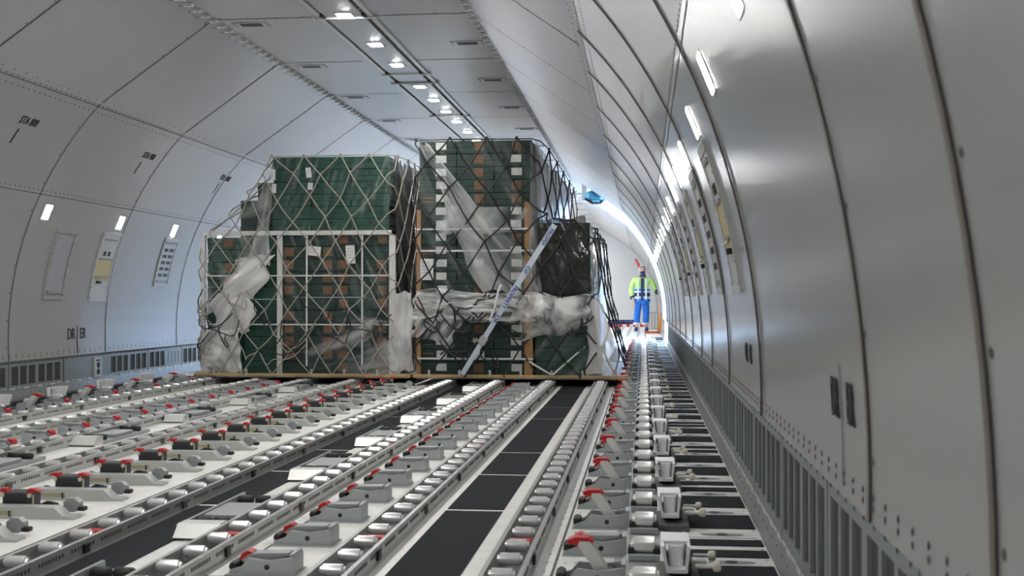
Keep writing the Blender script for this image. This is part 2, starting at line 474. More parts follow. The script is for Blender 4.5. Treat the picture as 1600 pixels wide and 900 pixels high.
# baseboards: the sloping kick strip under the vent panels
for side, nm in ((-1, 'baseboard_left'), (1, 'baseboard_right')):
    mb = MB()
    for ya, yb in ([(Y0, Y1)] if side < 0 else [(Y0, DY0), (DY1, Y1)]):
        mb.prism([(side * 3.055, 0), (side * 3.074, 0), (side * 3.074, .150), (side * 3.068, .150), (side * 3.050, .02)], 'y', ya, yb, 0)
        y = max(ya, 1.0)
        while y < min(yb, 23.5):
            mb.rivet((side * 3.058, y, .075), (-side, 0, .2), .009, mi=1); y += .16
    tag(mb.build(nm, [DADOL, RIVET]), kind='structure')

# ------------------------------------------------------------------ wall marks (painted on the liners)
def wall_frame(side, y, z, off=0.003):
    x, zz = wp(side, z, off); n = wn(side, z)
    up = Vector((0, 0, 1)); up = (up - n * up.dot(n)).normalized(); r = up.cross(n)
    M = Matrix((r, up, n)).transposed().to_4x4(); M.translation = (x, y, zz)
    return M
def tick(side, y, z0, z1, w, name, parent):
    mb = MB(); n = 6
    for i in range(n):
        za, zb = z0 + (z1 - z0) * i / n, z0 + (z1 - z0) * (i + 1) / n
        a, b = wp(side, za, .003), wp(side, zb, .003)
        mb.add([(a[0], y - w, a[1]), (a[0], y + w, a[1]), (b[0], y + w, b[1]), (b[0], y - w, b[1])], [(0, 1, 2, 3)])
    return mb.build(name, INK, parent)
for y, s in ((9.21, 'STA 800'), (11.58, 'STA 900'), (13.80, 'STA 1000')):
    text(s, .10, wall_frame(-1, y, 2.39), 'station_mark', wall_left, sx=.78)
    tick(-1, y - .07, 2.21, 2.325, .012, 'station_line', wall_left)
text('DR', .150, wall_frame(-1, 11.165, .585), 'station_mark', wall_left, sx=.80)
text('ER', .150, wall_frame(-1, 11.41, .585), 'station_mark', wall_left, sx=.80)
tick(-1, 11.29, .39, .67, .010, 'station_line', wall_left)
for y0, sz in ((2.66, .125), (4.98, .11)):
    text('DR', sz, wall_frame(1, y0 + .085, .705), 'station_mark', wall_right, sx=.62)
    text('ER', sz, wall_frame(1, y0 - .115, .705), 'station_mark', wall_right, sx=.62)
    tick(1, y0, .53, .79, .005, 'station_line', wall_right)

# ------------------------------------------------------------------ lamps, vents, wall fittings
def lens(mb, w, l, z, mi=0):
    pts = []
    for cx_, cy_, a0 in ((w, l, 0), (-w, l, PI / 2), (-w, -l, PI), (w, -l, 1.5 * PI)):
        for k in range(4):
            a = a0 + k * PI / 6; pts.append((cx_ * .65 + w * .35 * math.cos(a), cy_ * .65 + l * .35 * math.sin(a)))
    n = len(pts)
    mb.add([(p[0], p[1], z) for p in pts] + [(p[0] * .8, p[1] * .8, z - .008) for p in pts] + [(p[0], p[1], z + .02) for p in pts],
           [tuple(range(n, 2 * n))] + [(i, (i + 1) % n, n + (i + 1) % n, n + i) for i in range(n)] + [(i, 2 * n + i, 2 * n + (i + 1) % n, (i + 1) % n) for i in range(n)], mi)
cl = empty('ceiling_light', label='x', cat='light', group='ceiling lamps in the middle channel')
mb = MB()
for s_ in (-1, 1):
    mb.box(s_ * .070 - .010, s_ * .070 + .010, -.09, .09, -.006, .004); mb.box(-.07, .07, s_ * .082 - .010, s_ * .082 + .010, -.006, .004)
mb.build('frame', CEILM, cl)
mb = MB(); lens(mb, .062, .074, -.002); mb.build('lens', LAMP, cl)
ys = [-2.6, -1.4, -.2, 1.0, 2.2, 3.4, 4.6, 5.8, 7.0, 8.1, 8.9, 9.92, 11.1, 12.09, 13.35, 14.27, 15.16, 16.05, 17.04] + [18 + 1.05 * k for k in range(9)] + [27.6 + .5 * k for k in range(27)]  # the dense last run is added, hidden by cargo, to brighten the bulkhead
row(cl, [(.05, y, ZC - .008) for y in sorted(ys)], lambda i: 'square white lamp in the ceiling channel, %s from the camera end' % nth(i))

wl = None
def wall_lamp(side):
    e = empty('wall_light', cat='light', group='square lamps on the %s wall' % ('left' if side < 0 else 'right'))
    M = wall_frame(side, 0, 1.725 if side < 0 else 1.70, .002); M.translation.y = 0
    mb = MB(); mb.box(-.068, .068, -.078, .078, 0, .0015, M=M); mb.build('frame', PANELM, e)
    mb = MB(); mb.box(-.058, .058, -.068, .068, .0005, .0028, M=M); mb.build('lens', LAMPW, e)
    return e
spots_l = [10.24 - 1.47 * k for k in (3, 2, 1)] + [10.24, 11.76, 13.17] + [14.63 + 1.47 * k for k in range(7)] + [26.5 + .75 * k for k in range(20)]  # lamps of the last run are unseen additions that light the far end
row(wall_lamp(-1), [(0, y, 0) for y in spots_l], lambda i: 'square white lamp on the left wall, %s from the camera end' % nth(i))
spots_r = [4.07 + 1.135 * k for k in range(-1, 17)]
row(wall_lamp(1), [(0, y, 0) for y in spots_r], lambda i: 'rounded white lamp on the glossy right wall, %s from the camera end' % nth(i))

cv = empty('ceiling_vent', cat='vent', group='slotted vents in the ceiling')
mb = MB()
for s_ in (-1, 1):
    mb.box(s_ * .125 - .035, s_ * .125 + .035, -.075, .085, -.006, .002); mb.box(-.1, .1, s_ * .07 - .022, s_ * .07 + .022, -.006, .002)
    for k in range(4): mb.rivet((s_ * .145, -.06 + .04 * k, -.006), (0, 0, -1), .009, mi=1)
mb.build('frame', [CEILM, RIVET], cv)
mb = MB(); mb.box(-.095, .095, -.055, .055, -.008, .004); mb.build('slot', BLK, cv)
vl = [10.2 + 1.91 * k for k in range(-2, 16)]; vr = [11.16 + 1.91 * k for k in range(-2, 15)]
row(cv, [(-.87, y, ZC) for y in vl], lambda i: 'dark slotted vent left of the ceiling lamp channel, %s from the camera end' % nth(i))
c2 = clone(cv)
row(c2, [(.93, y, ZC) for y in vr], lambda i: 'dark slotted vent right of the ceiling lamp channel, %s from the camera end' % nth(i))

# fittings set into the curved liners: built along the curve between two heights
def curved(mb, side, y0, y1, z0, z1, off0, off1, mi=0, n=7):
    for i in range(n):
        za, zb = z0 + (z1 - z0) * i / n, z0 + (z1 - z0) * (i + 1) / n
        a, b, c, d = wp(side, za, off0), wp(side, zb, off0), wp(side, zb, off1), wp(side, za, off1)
        mb.add([(a[0], y0, a[1]), (b[0], y0, b[1]), (c[0], y0, c[1]), (d[0], y0, d[1]), (a[0], y1, a[1]), (b[0], y1, b[1]), (c[0], y1, c[1]), (d[0], y1, d[1])],
               [(0, 1, 2, 3), (7, 6, 5, 4), (2, 6, 7, 3), (1, 5, 6, 2), (0, 3, 7, 4), (1, 0, 4, 5)], mi)
def frame_riv(mb, side, y0, y1, z0, z1, mi, off=.012):
    for k in range(7):
        z = z0 + (z1 - z0) * k / 6
        for y in (y0, y1):
            p = wp(side, z, off); mb.rivet((p[0], y, p[1]), wn(side, z), .009, mi=mi)
def service_panel(side, y, z0, z1, style, label):
    e = empty('service_panel' if style != 'window' else 'window_plug', (0, y, 0), label, 'wall panel' if style != 'window' else 'window plug', 'panels below the wall lamps' if style != 'window' else None)
    h = .17
    mb = MB()
    curved(mb, side, -h - .03, -h, z0, z1, 0, .012); curved(mb, side, h, h + .03, z0, z1, 0, .012)
    curved(mb, side, -h - .03, h + .03, z0 - .04, z0, 0, .012, n=1); curved(mb, side, -h - .03, h + .03, z1, z1 + .04, 0, .012, n=1)
    frame_riv(mb, side, -h - .015, h + .015, z0, z1, 1)
    mb.build('frame', [PANELM if style != 'window' else LINER, RIVET], e)
    if style == 'window':
        mb = MB(); curved(mb, side, -h + .02, h - .02, z0 + .02, z1 - .02, 0, .006, n=8); mb.build('blind', BLIND, e)
        mb = MB(); curved(mb, side, -h + .03, h - .03, z0 + .02, z0 + .045, .006, .022, n=1); mb.build('handle', LINER, e)
    elif style == 'yellow':
        mb = MB()
        zm0, zm1 = z0 + (z1 - z0) * .28, z0 + (z1 - z0) * .62
        curved(mb, side, -h, h, zm0, zm1, 0, .008, 0, 5); curved(mb, side, -h, h, z0, zm0, 0, .008, 1, 3); curved(mb, side, -h, h, zm1, z1, 0, .008, 1, 3)
        for k in (.33, .62, .93): curved(mb, side, -h * .8, h * .8, z0 + (z1 - z0) * k, z0 + (z1 - z0) * k + .016, .008, .016, 2, 1)
        mb.build('cover', [YELLOWM, PANELM, DADO], e)
        mb = MB()
        curved(mb, side, -.1, -.02, zm0 - .03, zm0 - .005, .008, .03, 0, 1); mb.build('latch', BLK, e)
        for yy in (-.05, .05): mb = MB(); curved(mb, side, yy - .025, yy + .025, zm1 + .04, zm1 + .085, .008, .012, 0, 1); mb.build('finger_hole', BLK, e)
        for yy in (-.06, .08): mb = MB(); p = wp(side, zm0 + .02, .02); mb.ball((p[0], yy, p[1]), .009); mb.build('knob', CREAM, e)
    else:
        mb = MB(); curved(mb, side, -h, h, z0, z1, 0, .007, 0)
        for k in (.02, .94): curved(mb, side, -h * .9, h * .9, z0 + (z1 - z0) * k, z0 + (z1 - z0) * k + .022, .007, .016, 1, 1)
        mb.build('cover', [PANELM, DADO], e)
        for k in range(5):
            zz = z0 + (z1 - z0) * (.16 + .15 * k)
            for yy in (-.075, .075):
                mb = MB(); curved(mb, side, yy - .05, yy + .05, zz, zz + .035, .007, .011, 0, 1); mb.build('slot', BLK, e)
    return e
service_panel(-1, 10.74, .97, 1.56, 'window', 'tall rounded window plug on the left wall, blind coloured with a reflected blue sheen')
service_panel(-1, 11.68, .95, 1.58, 'yellow', 'tall panel with yellowed cover under the middle left wall lamp')
service_panel(-1, 13.22, 1.12, 1.60, 'slots', 'tall panel with paired black slots under the left wall lamp nearest the cargo')
for k, (y, st) in enumerate(((5.2, 'yellow'), (6.34, 'slots'), (7.47, 'yellow'), (8.6, 'slots'), (9.75, 'yellow'), (10.9, 'slots'), (12.0, 'yellow'))):
    service_panel(1, y, 1.0, 1.56, st, '%s panel under a lamp on the right wall, %s from the camera end' % ('yellowed' if st == 'yellow' else 'slotted', nth(k)))

# ------------------------------------------------------------------ dado panels with vent slots
def dado(side, style):
    e = empty('dado_panel', cat='vent panel', group='vent panels along the foot of the %s wall' % ('left' if side < 0 else 'right'))
    x0, x1 = (3.058, 3.070) if side > 0 else (-3.070, -3.058)
    xb = side * 3.071; T = ZLS[side]
    groups = [(.05, .47), (.53, .95)] if style == 'two' else ([(.05, .47)] if style == 'mixed' else [])
    mb = MB()
    def plate(ya, yb, za, zb): mb.box(x0, x1, ya, yb, za, zb)
    plate(.008, .992, T - .055, T + .003); plate(.008, .992, .128, .17 if side > 0 else .15)
    prev = .008
    for a, b in groups:
        plate(prev, a, (.17 if side > 0 else .15), T - .055); w = (b - a)
        for k in range(3):
            sa = a + k * (w + .03) / 3
            if k: plate(sa - .03, sa, (.17 if side > 0 else .15), T - .055)
        prev = b
    plate(prev, .992, (.17 if side > 0 else .15), T - .055)
    for k in range(9): mb.rivet((side * 3.057, .06 + .11 * k, T - .025), (-side, 0, 0), .009, mi=1)
    # scalloped lower edge
    for k in range(8): mb.box(side * 3.060 - .004, side * 3.060 + .004, .02 + .122 * k, .12 + .122 * k, .112 + .01 * (k % 2), .13, 2)
    if style == 'mixed':
        for k in range(4): mb.box(side * 3.0575 - .001, side * 3.0575 + .001, .58 + .1 * k, .595 + .1 * k, .17, T - .07, 1)
    mb.build('panel', [DADO, RIVET, GREYL], e)
    for a, b in groups:
        w = b - a
        for k in range(3):
            sa = a + k * (w + .03) / 3
            g = MB(); g.box(side * 3.071 - .002, side * 3.071 + .002, sa - .004, sa + w / 3 - .02 + .004, (.166 if side > 0 else .146), T - .051); g.build('slot', GRILLE, e)
    if style == 'outlet':
        g = MB(); g.box(side * 3.052 - .007, side * 3.052 + .007, .62, .80, .12, .33, c=.003); g.build('outlet_plate', PANELM, e)
        g = MB()
        g.box(side * 3.043 - .003, side * 3.043 + .003, .665, .755, .29, .305)
        for z in (.18, .25): g.cyl((side * 3.046, .71, z), (side * 3.038, .71, z), .03, 12)
        g.build('socket', BLK, e)
    if style == 'post':
        pass
    return e
P2, PO, PM = dado(-1, 'two'), dado(-1, 'outlet'), dado(-1, 'mixed')
seq = [(6.05, P2), (7.05, P2), (8.05, P2), (9.05, P2), (10.05, P2), (11.07, PO), (12.05, P2), (13.05, PM), (14.05, P2), (15.05, P2)]
used = set()
for i, (y, p) in enumerate(seq):
    o = p if p.name not in used else clone(p)
    used.add(p.name); o.location = (0, y, 0)
    o['label'] = 'grey %s along the foot of left wall, %s from the camera' % ('slotted panel' if p is P2 else ('panel with black outlet' if p is PO else 'mixed slot panel'), nth(i))
PR = dado(1, 'two'); PR2 = None
row(PR, [(0, 1.05 + k, 0) for k in range(22)], lambda i: 'grey slotted panel at the foot of the right wall, %s from the camera end' % nth(i))

# ------------------------------------------------------------------ floor: grip mats
def matbox(w, l):
    mb = MB(); mb.box(-w / 2, w / 2, -l / 2, l / 2, 0, .003, 0); return mb
cuts = [3.2, 5.17, 6.23, 7.14, 9.2, 10.18, 11.57, 12.24, 13.6, 15.3]
for (xa, xb, nm, wh) in ((1.735, 1.985, 'wide', 'between the two roller tracks nearest the right guides'), (0.55, 0.80, 'narrow', 'beside the second and third roller tracks right of centre')):
    for i, (a, b) in enumerate(zip(cuts[:-1], cuts[1:])):
        mb = matbox(xb - xa, b - a - .05); o = mb.build('anti_slip_mat', MATBLK, loc=((xa + xb) / 2, (a + b) / 2, 0.001))
        tag(o, '%s black anti-slip mat %s, %s from the camera' % (nm, 'in the lane right of the load gap' if nm == 'narrow' else 'in the rightmost lane', nth(i)), 'mat', '%s anti-slip mats' % nm)
for i, (a, b) in enumerate(zip(cuts[1:-1], cuts[2:])):
    mb = matbox(.22, b - a - .05); o = mb.build('anti_slip_mat', MATBLK, loc=(-.68, (a + b) / 2, 0.001))
    tag(o, 'black anti-slip mat left of the central latches, %s from the camera' % nth(i), 'mat', 'left anti-slip mats')
spots = []; y = 3.5; k = 0
while y < 29:
    if k % 3 == 2: spots += [(y, .12), (y + .20, .11)]
    else: spots.append((y + .05, .30))
    y += .49; k += 1
S1 = None; n = 0
protos = {}
for i, (y, l) in enumerate(spots):
    key = round(l, 2)
    if key not in protos: protos[key] = matbox(.285, l).build('anti_slip_strip', MATBLK); o = protos[key]
    else: o = protos[key].copy(); COL.objects.link(o)
    o.location = (2.905, y + l / 2 - .15, 0.001)
    tag(o, 'short black anti-slip strip along the right wall, %s from the camera' % nth(i), 'mat', 'anti-slip strips by the right wall')
for i in range(16):
    if i == 0: pl_ = o = matbox(.30, .46).build('anti_slip_strip', MATBLK)
    else: o = pl_.copy(); COL.objects.link(o)
    o.location = (-2.905, 6.24 + .49 * i, .001)
    tag(o, 'short black anti-slip strip along the left wall, %s from the camera' % nth(i), 'mat', 'anti-slip strips by the left wall')
# metal tie-down plates between the strips
tp = empty('tie_down_plate', cat='plate', group='tie-down plates by the right wall')
mb = MB(); mb.box(-.13, .13, -.05, .05, 0, .003); mb.build('plate', TRAYW, tp)
mb = MB(); n = 16
mb.add([(.085 * math.cos(2 * PI * i / n), .028 * math.sin(2 * PI * i / n), .0045) for i in range(n)], [tuple(range(n))], 0)
mb.add([(.022 * math.cos(2 * PI * i / n), .026 * math.sin(2 * PI * i / n), .0055) for i in range(n)], [tuple(range(n))], 1)
mb.build('socket', [DADO, BLK], tp)
pl = []; y = 3.5; k = 0
while y < 16:
    pl.append((2.905, y + .30 - .15 + .10 - .005 if k % 3 != 2 else y + .25, .001)); y += .49; k += 1
row(tp, pl, lambda i: 'pale metal tie-down plate between anti-slip strips, %s from the camera' % nth(i))

# ------------------------------------------------------------------ roller tracks
RP = [(0, .010), (.02, .014), (.10, .015), (.13, .0215), (.2, .022), (.8, .022), (.87, .0215), (.90, .015), (.98, .014), (1, .010)]
def roller_mesh(w=.088):
    mb = MB(); mb.lathe((-w / 2, 0, 0), (w / 2, 0, 0), RP, 12); return mb
RM = None
def track(x, y0, y1, r0, r1, pitch, label, cat='roller track', both=True):
    e = empty('roller_track', (x, 0, 0), label, cat, 'roller tracks on the cargo floor')
    for s_ in (-1, 1):
        mb = MB()
        xo = s_ * .060
        mb.prism([(xo - .006, 0), (xo + .006, 0), (xo + .006, .058), (xo + .010, .058), (xo + .010, .063), (xo - .006, .063)] if s_ > 0 else
                 [(xo - .006, 0), (xo + .006, 0), (xo + .006, .063), (xo - .010, .063), (xo - .010, .058), (xo - .006, .058)], 'y', y0, y1, 0)
        # foot flange and notch row on the web
        mb.box(min(xo, xo + s_ * .03), max(xo, xo + s_ * .018), y0, y1, 0, .005, 0)
        y = max(y0, r0) + .02; k = 0
        while y < min(y1, 13):
            if k % 10 not in (8, 9): mb.box(xo + s_ * .006, xo + s_ * .0075, y, y + .011, .030, .044, 1)
            y += .023; k += 1
        mb.build('rail', [RAIL, RAILD], e)
        if s_ > 0 or x < .6:
            y = r0 + .13; k = 0
            while y < min(r1, 13):
                g = MB(); g.box(xo + s_ * .005, xo + s_ * .016, y - .028, y + .012, .012, .046, 0, c=.002); g.build('rail_stop', BLK if k % 2 else SEAM, e)
                y += pitch * 4; k += 1
    mb = MB(); mb.box(-.054, .054, y0, y1, .001, .006); mb.build('bed', RAILD, e)
    global RM
    n = 0; y = r0
    first = None; rest = []
    while y < r1:
        if n < 100:
            if RM is None:
                o = roller_mesh().build('roller', ROLL, e, smooth=True); RM = o
            else:
                o = D.objects.new('roller', RM.data); COL.objects.link(o); put(o, e)
            o.location = (0, y, .053)
        else: rest.append(y)
        y += pitch; n += 1
    # small locking tabs between some rollers
    y = r0 + pitch * 5.5
    while y < min(r1, 12.5):
        g = MB(); g.box(-.04, .04, y - .02, y + .02, .04, .052, c=.004); g.build('locking_tab', RED, e); y += pitch * 12
    return e
tr = [(2.15, 3.0, 13.4, 'rightmost of the roller tracks leading under the right load'), (1.60, 3.0, 13.4, 'second roller track from the right leading under the right load'),
      (1.05, 3.0, 13.4, 'third roller track from the right leading under the right load'), (0.52, 3.0, 13.4, 'roller track just right of the central red-levered latches'),
      (-.52, 3.4, 13.4, 'roller track just left of the central red-levered latches'), (-1.07, 3.8, 13.4, 'second roller track left of the central latches'),
      (-1.60, 4.6, 13.4, 'third roller track left of the central latches'), (-2.15, 5.6, 13.4, 'roller track nearest the left side guides')]
for x, y0, y1, lb in tr:
    track(x, 2.2 if y0 < 4 else y0 - .6, 22.4 if x > 0 else 16.0, y0 + .06, y1, .2305, lb)

# side guide rollers in brackets beyond the outermost tracks
def guide_rollers(x, y0, n, label, slim=False):
    e = empty('side_roller_row', (x, 0, 0), label, 'roller row', 'side roller rows')
    mb = MB(); mb.box(-.075, .075, y0 - .3, y0 + .485 * n, 0, .008, 0); mb.box(-.105, -.08, y0 - .3, y0 + .485 * n, 0, .004, 0); mb.build('base_strip', RAIL, e)
    br = None; rl = None
    for k in range(n):
        y = y0 + .485 * k
        if br is None:
            mb = MB(); mb.box(-.055, .055, -.035, .035, .008, .034, 0, c=.004)
            for s_ in (-1, 1): mb.box(s_ * .045 - .012, s_ * .045 + .012, -.03, .03, .03, .056, 1, c=.004)
            br = mb.build('bracket', [GREYP, BLK], e); rl = D.objects.new('roller', RM.data); COL.objects.link(rl); put(rl, e); rl.scale = (1.1, 1.35, 1.35)
        else:
            br = br.copy(); COL.objects.link(br); put(br, e); rl = rl.copy(); COL.objects.link(rl); put(rl, e)
        br.location = (0, y, 0); rl.location = (0, y, .062)
    return e
guide_rollers(2.60, 3.26, 46, 'row of side rollers running along the right aisle past the load')
guide_rollers(-2.60, 7.15, 14, 'row of side rollers along the left wall side')

# ------------------------------------------------------------------ latches
# central latches: light beam across, charcoal block with two red levers, hooked arm
e = empty('centre_latch', cat='latch', group='central latches with red levers')
mb = MB()
prof = [(-.24, 0), (-.24, .012), (-.19, .06), (.31, .06), (.37, .018), (.44, .012), (.44, 0)]
mb.prism(prof, 'y', -.155, -.075); beam = mb.build('beam', BEAMM, e)
mb = MB(); mb.box(-.17, .05, -.1565, -.1545, .018, .040, 0); mb.build('name_plate', BRASS, beam)
for x in (-.15, .03):
    mb = MB(); mb.box(x - .006, x + .006, -.1585, -.1545, .012, .042, 0); mb.build('clip', BLK, beam)
mb = MB(); mb.box(-.085, .085, -.06, .05, 0, .115, 0, c=.008); mb.box(-.078, .078, -.064, -.058, .045, .05, 1); mb.build('block', [BLOCKM, SEAM], e)
for s_ in (-1, 1):
    mb = MB()
    mb.prism([(s_ * .062, .113), (s_ * .070, .133), (s_ * .100, .134), (s_ * .140, .122), (s_ * .135, .116), (s_ * .105, .119), (s_ * .085, .108)], 'y', -.05, -.012)
    lev = mb.build('lever', RED, e)
    mb = MB(); mb.cyl((s_ * .086, -.05, .1), (s_ * .086, -.062, .1), .012, 8); mb.cyl((s_ * .09, -.03, .10), (s_ * .09, -.03, .02), .007, 6); mb.build('lever_pin', CREAM, lev)
mb = MB()
arm = [(.12, -.02, .035), (.19, -.03, .06), (.26, -.05, .055), (.29, -.06, .03), (.31, -.065, .02)]
mb.tube(arm, .013, 6); mb.build('hook_arm', BLK, e, smooth=True)
mb = MB(); mb.tube([(-.10, -.02, .035), (-.17, -.03, .05), (-.22, -.05, .03)], .011, 6); mb.build('hook_arm', BLK, e, smooth=True)
mb = MB(); n = 8
mb.prism([(.34 + .055 * math.cos(PI / 8 + i * PI / 4), .050 + .038 * math.sin(PI / 8 + i * PI / 4)) for i in range(8)], 'y', -.03, .012); mb.build('tab', GREYP, e)
mb = MB(); mb.box(.385, .43, -.04, -.005, .022, .045, c=.005); mb.build('stop', BLK, e)
mb = MB(); mb.box(.30, .34, -.07, -.05, .004, .024, c=.004); mb.build('stop', BLK, e)
e.scale = (.70, .92, .84)
row(e, [(-.095, 3.98 + .462 * k, 0) for k in range(19)], lambda i: 'light floor latch with charcoal block and two red levers, %s from the camera' % nth(i))
# pale strip plate under the central latches' right end
mb = MB(); mb.box(.30, .305, 2.5, 13.0, 0, .006); tag(mb.build('trim_2', SEAM), kind='structure')

def low_latch(name, cat, group, open_=False, mirror=1):
    e = empty(name, cat=cat, group=group); m = mirror
    P = lambda pr: [(m * a, b) for a, b in pr]
    mb = MB()
    for ya, yb in ((-.062, -.048), (.048, .062)):
        mb.prism(P([(-.115, 0), (.105, 0), (.105, .062), (.088, .062), (.02, .052), (-.05, .058), (-.075, .030), (-.115, .018)]), 'y', ya, yb)
    mb.box(min(m * -.125, m * .112), max(m * -.125, m * .112), -.072, .072, 0, .006); mb.box(min(m * .09, m * .105), max(m * .09, m * .105), -.05, .05, 0, .074)
    mb.build('housing', GREYP, e)
    mb = MB(); mb.cyl((m * .015, -.0635, .03), (m * .015, -.0615, .03), .0095, 10); mb.cyl((m * .06, -.04, .04), (m * .06, .04, .04), .012, 8); mb.build('pivot', BLK, e)
    mb = MB()
    if not open_:
        mb.prism(P([(-.085, .045), (-.055, .066), (-.02, .070), (.08, .072), (.08, .062), (0, .048), (-.07, .036)]), 'y', -.03, .03)
        mb.build('arm', GREYP, e)
        t = MB(); t.prism(P([(-.095, .044), (-.085, .066), (-.062, .076), (-.048, .070), (-.06, .05), (-.078, .040)]), 'y', -.026, .026); t.build('tip', RED, e)
    else:
        mb.prism(P([(.06, .03), (-.010, .140), (-.045, .140), (-.05, .128), (.015, .03)]), 'y', -.03, .03)
        mb.build('arm', GREYL, e)
        t = MB(); t.prism(P([(.002, .138), (-.015, .152), (-.06, .153), (-.085, .142), (-.08, .130), (-.02, .124)]), 'y', -.026, .026); t.build('tip', RED, e)
    mb = MB(); mb.box(min(m * -.122, m * -.092), max(m * -.122, m * -.092), -.035, .035, .012, .040, c=.004); mb.cyl((m * -.108, -.05, .028), (m * -.108, .05, .028), .013, 8); mb.build('stop', BLK, e)
    return e
e = low_latch('pallet_lock', 'latch', 'grey pallet locks in the right lane')
row(e, [(1.325, 3.45 + .483 * k, 0) for k in range(19)], lambda i: 'grey folded pallet lock with red tip in the right lane, %s from the camera' % nth(i))
e = low_latch('pallet_lock', 'latch', 'grey pallet locks in the left lane', mirror=-1)
row(e, [(-1.33, 4.97 + .483 * k, 0) for k in range(16)], lambda i: 'grey folded pallet lock with red tip in the left lane, %s from the camera' % nth(i))
nR = 50
eo = low_latch('side_latch', 'latch', 'raised side latches by the right aisle', True); ec = low_latch('side_latch', 'latch', 'folded side latches by the right aisle', False)
row(eo, [(2.435, 2.93 + .97 * k, 0) for k in range(22)], lambda i: 'side latch with raised arm and red tip on the right, %s from the camera' % nth(i))
row(ec, [(2.43, 3.39 + .97 * k, 0) for k in range(22)], lambda i: 'folded grey side latch with red tip on the right, %s from the camera' % nth(i))
eo = low_latch('side_latch', 'latch', 'raised side latches by the left wall', True, -1); ec = low_latch('side_latch', 'latch', 'folded side latches by the left wall', False, -1)
row(eo, [(-2.43, 6.45 + .95 * k, 0) for k in range(7)], lambda i: 'side latch with raised arm and red tip near the left wall, %s from the camera' % nth(i))
row(ec, [(-2.43, 6.90 + .95 * k, 0) for k in range(7)], lambda i: 'folded pale side latch near the left wall, %s from the camera' % nth(i))

# side guides: white tray bracket holding a drum, on a dark foot, with a pin and cream knob
def side_guide(m=1):
    e = empty('side_guide', cat='guide', group='white side guides by the %s wall' % ('right' if m > 0 else 'left'))
    bx = lambda mb, x0, x1, y0, y1, z0, z1, mi=0, c=0: mb.box(min(m * x0, m * x1), max(m * x0, m * x1), y0, y1, z0, z1, mi, c=c)
    mb = MB(); bx(mb, -.06, .075, -.16, .16, 0, .03, 0, .004); bx(mb, -.03, .05, -.05, .14, .03, .075, 0, .006); mb.build('foot', RAILD, e)
    mb = MB()                                  # tapered frame, open towards the camera
    def hexa(lo, hi): mb.add([(m * a, b, c) for a, b, c in lo + hi], [(3, 2, 1, 0), (4, 5, 6, 7), (0, 1, 5, 4), (1, 2, 6, 5), (2, 3, 7, 6), (3, 0, 4, 7)])
    hexa([(-.034, -.11, .055), (-.026, -.11, .055), (-.026, .10, .055), (-.034, .10, .055)], [(-.050, -.11, .135), (-.040, -.11, .135), (-.040, .12, .135), (-.050, .12, .135)])
    hexa([(.026, -.11, .055), (.034, -.11, .055), (.034, .10, .055), (.026, .10, .055)], [(.034, -.11, .135), (.044, -.11, .135), (.044, .12, .135), (.034, .12, .135)])
    hexa([(-.045, -.03, .128), (.040, -.03, .128), (.040, .12, .128), (-.045, .12, .128)], [(-.048, -.03, .137), (.043, -.03, .137), (.043, .12, .137), (-.048, .12, .137)])
    hexa([(-.034, -.115, .050), (.034, -.115, .050), (.034, .10, .050), (-.034, .10, .050)], [(-.036, -.115, .062), (.036, -.115, .062), (.036, .10, .062), (-.036, .10, .062)])
    mb.build('tray', TRAYW, e)
    mb = MB(); mb.cyl((m * -.001, -.04, .062), (m * -.001, -.04, .128), .026, 14); mb.build('drum', ROLL, e, smooth=True)
    mb = MB(); bx(mb, .05, .10, -.02, .02, .045, .075, 0, .004); mb.build('pin_block', GREYL, e)
    for yy, zz in ((-.09, .07), (.12, .06)): mb = MB(); mb.cyl((m * .06, yy, zz), (m * .115, yy, zz), .007, 6); mb.build('pin', GREYL, e)
    for yy, zz, xx in ((-.09, .07, .115), (.12, .06, .11)):
        mb = MB(); mb.lathe((m * xx, yy, zz), (m * (xx + .026), yy, zz), [(0, .012), (.2, .017), (.8, .017), (1, .012)], 10); mb.build('knob', CREAM, e, smooth=True)
    mb = MB(); mb.tube([(m * .03, .14, .03), (m * .035, .145, .11), (m * .03, .135, .135)], .006, 6); mb.build('lever', BRASS, e)
    return e
row(side_guide(1), [(2.705, 2.99 + .97 * k, 0) for k in range(25)], lambda i: 'white tray-shaped side guide with cream knobs on the right, %s from the camera' % nth(i))
row(side_guide(-1), [(-2.70, 6.36 + .97 * k, 0) for k in range(7)], lambda i: 'pale tray-shaped side guide near the left wall, %s from the camera' % nth(i))

# drive units: flat grey plate with wedge end and rubber rollers
e = empty('drive_unit', cat='drive unit', group='flat grey drive units in the right lane')
mb = MB(); mb.prism([(-.04, .0), (-.075, .012), (-.02, .058), (.06, .058), (.06, 0)], 'x', -.085, .085); mb.build('wedge', GREYL, e)
mb = MB(); mb.box(-.10, .085, .06, .78, .004, .022, 0); mb.box(-.085, .07, .26, .54, .022, .045, 0, c=.004); mb.box(-.10, -.088, .0, .78, 0, .05, 0); mb.build('plate', GREYP, e)
mb = MB()
for y in (.14, .66):
    for xa in (-.08, 0):
        mb = MB(); mb.lathe((xa, y, .036), (xa + .068, y, .036), [(0, .015), (.1, .020), (.9, .020), (1, .015)], 10); mb.build('rubber_roller', BLK, e, smooth=True)
row(e, [(.88, y, 0) for y in (3.05, 4.47, 5.95, 7.35, 8.75, 10.3, 11.8)], lambda i: 'flat grey drive unit with black rollers in the right lane, %s from the camera' % nth(i))
e2 = clone(e); e2['group'] = 'flat grey drive units in the left lane'
row(e2, [(-.93, y, 0) for y in (4.3, 5.75, 7.2, 8.64, 10.1, 11.5)], lambda i: 'flat grey drive unit with wedge end in the left lane, %s from the camera' % nth(i))

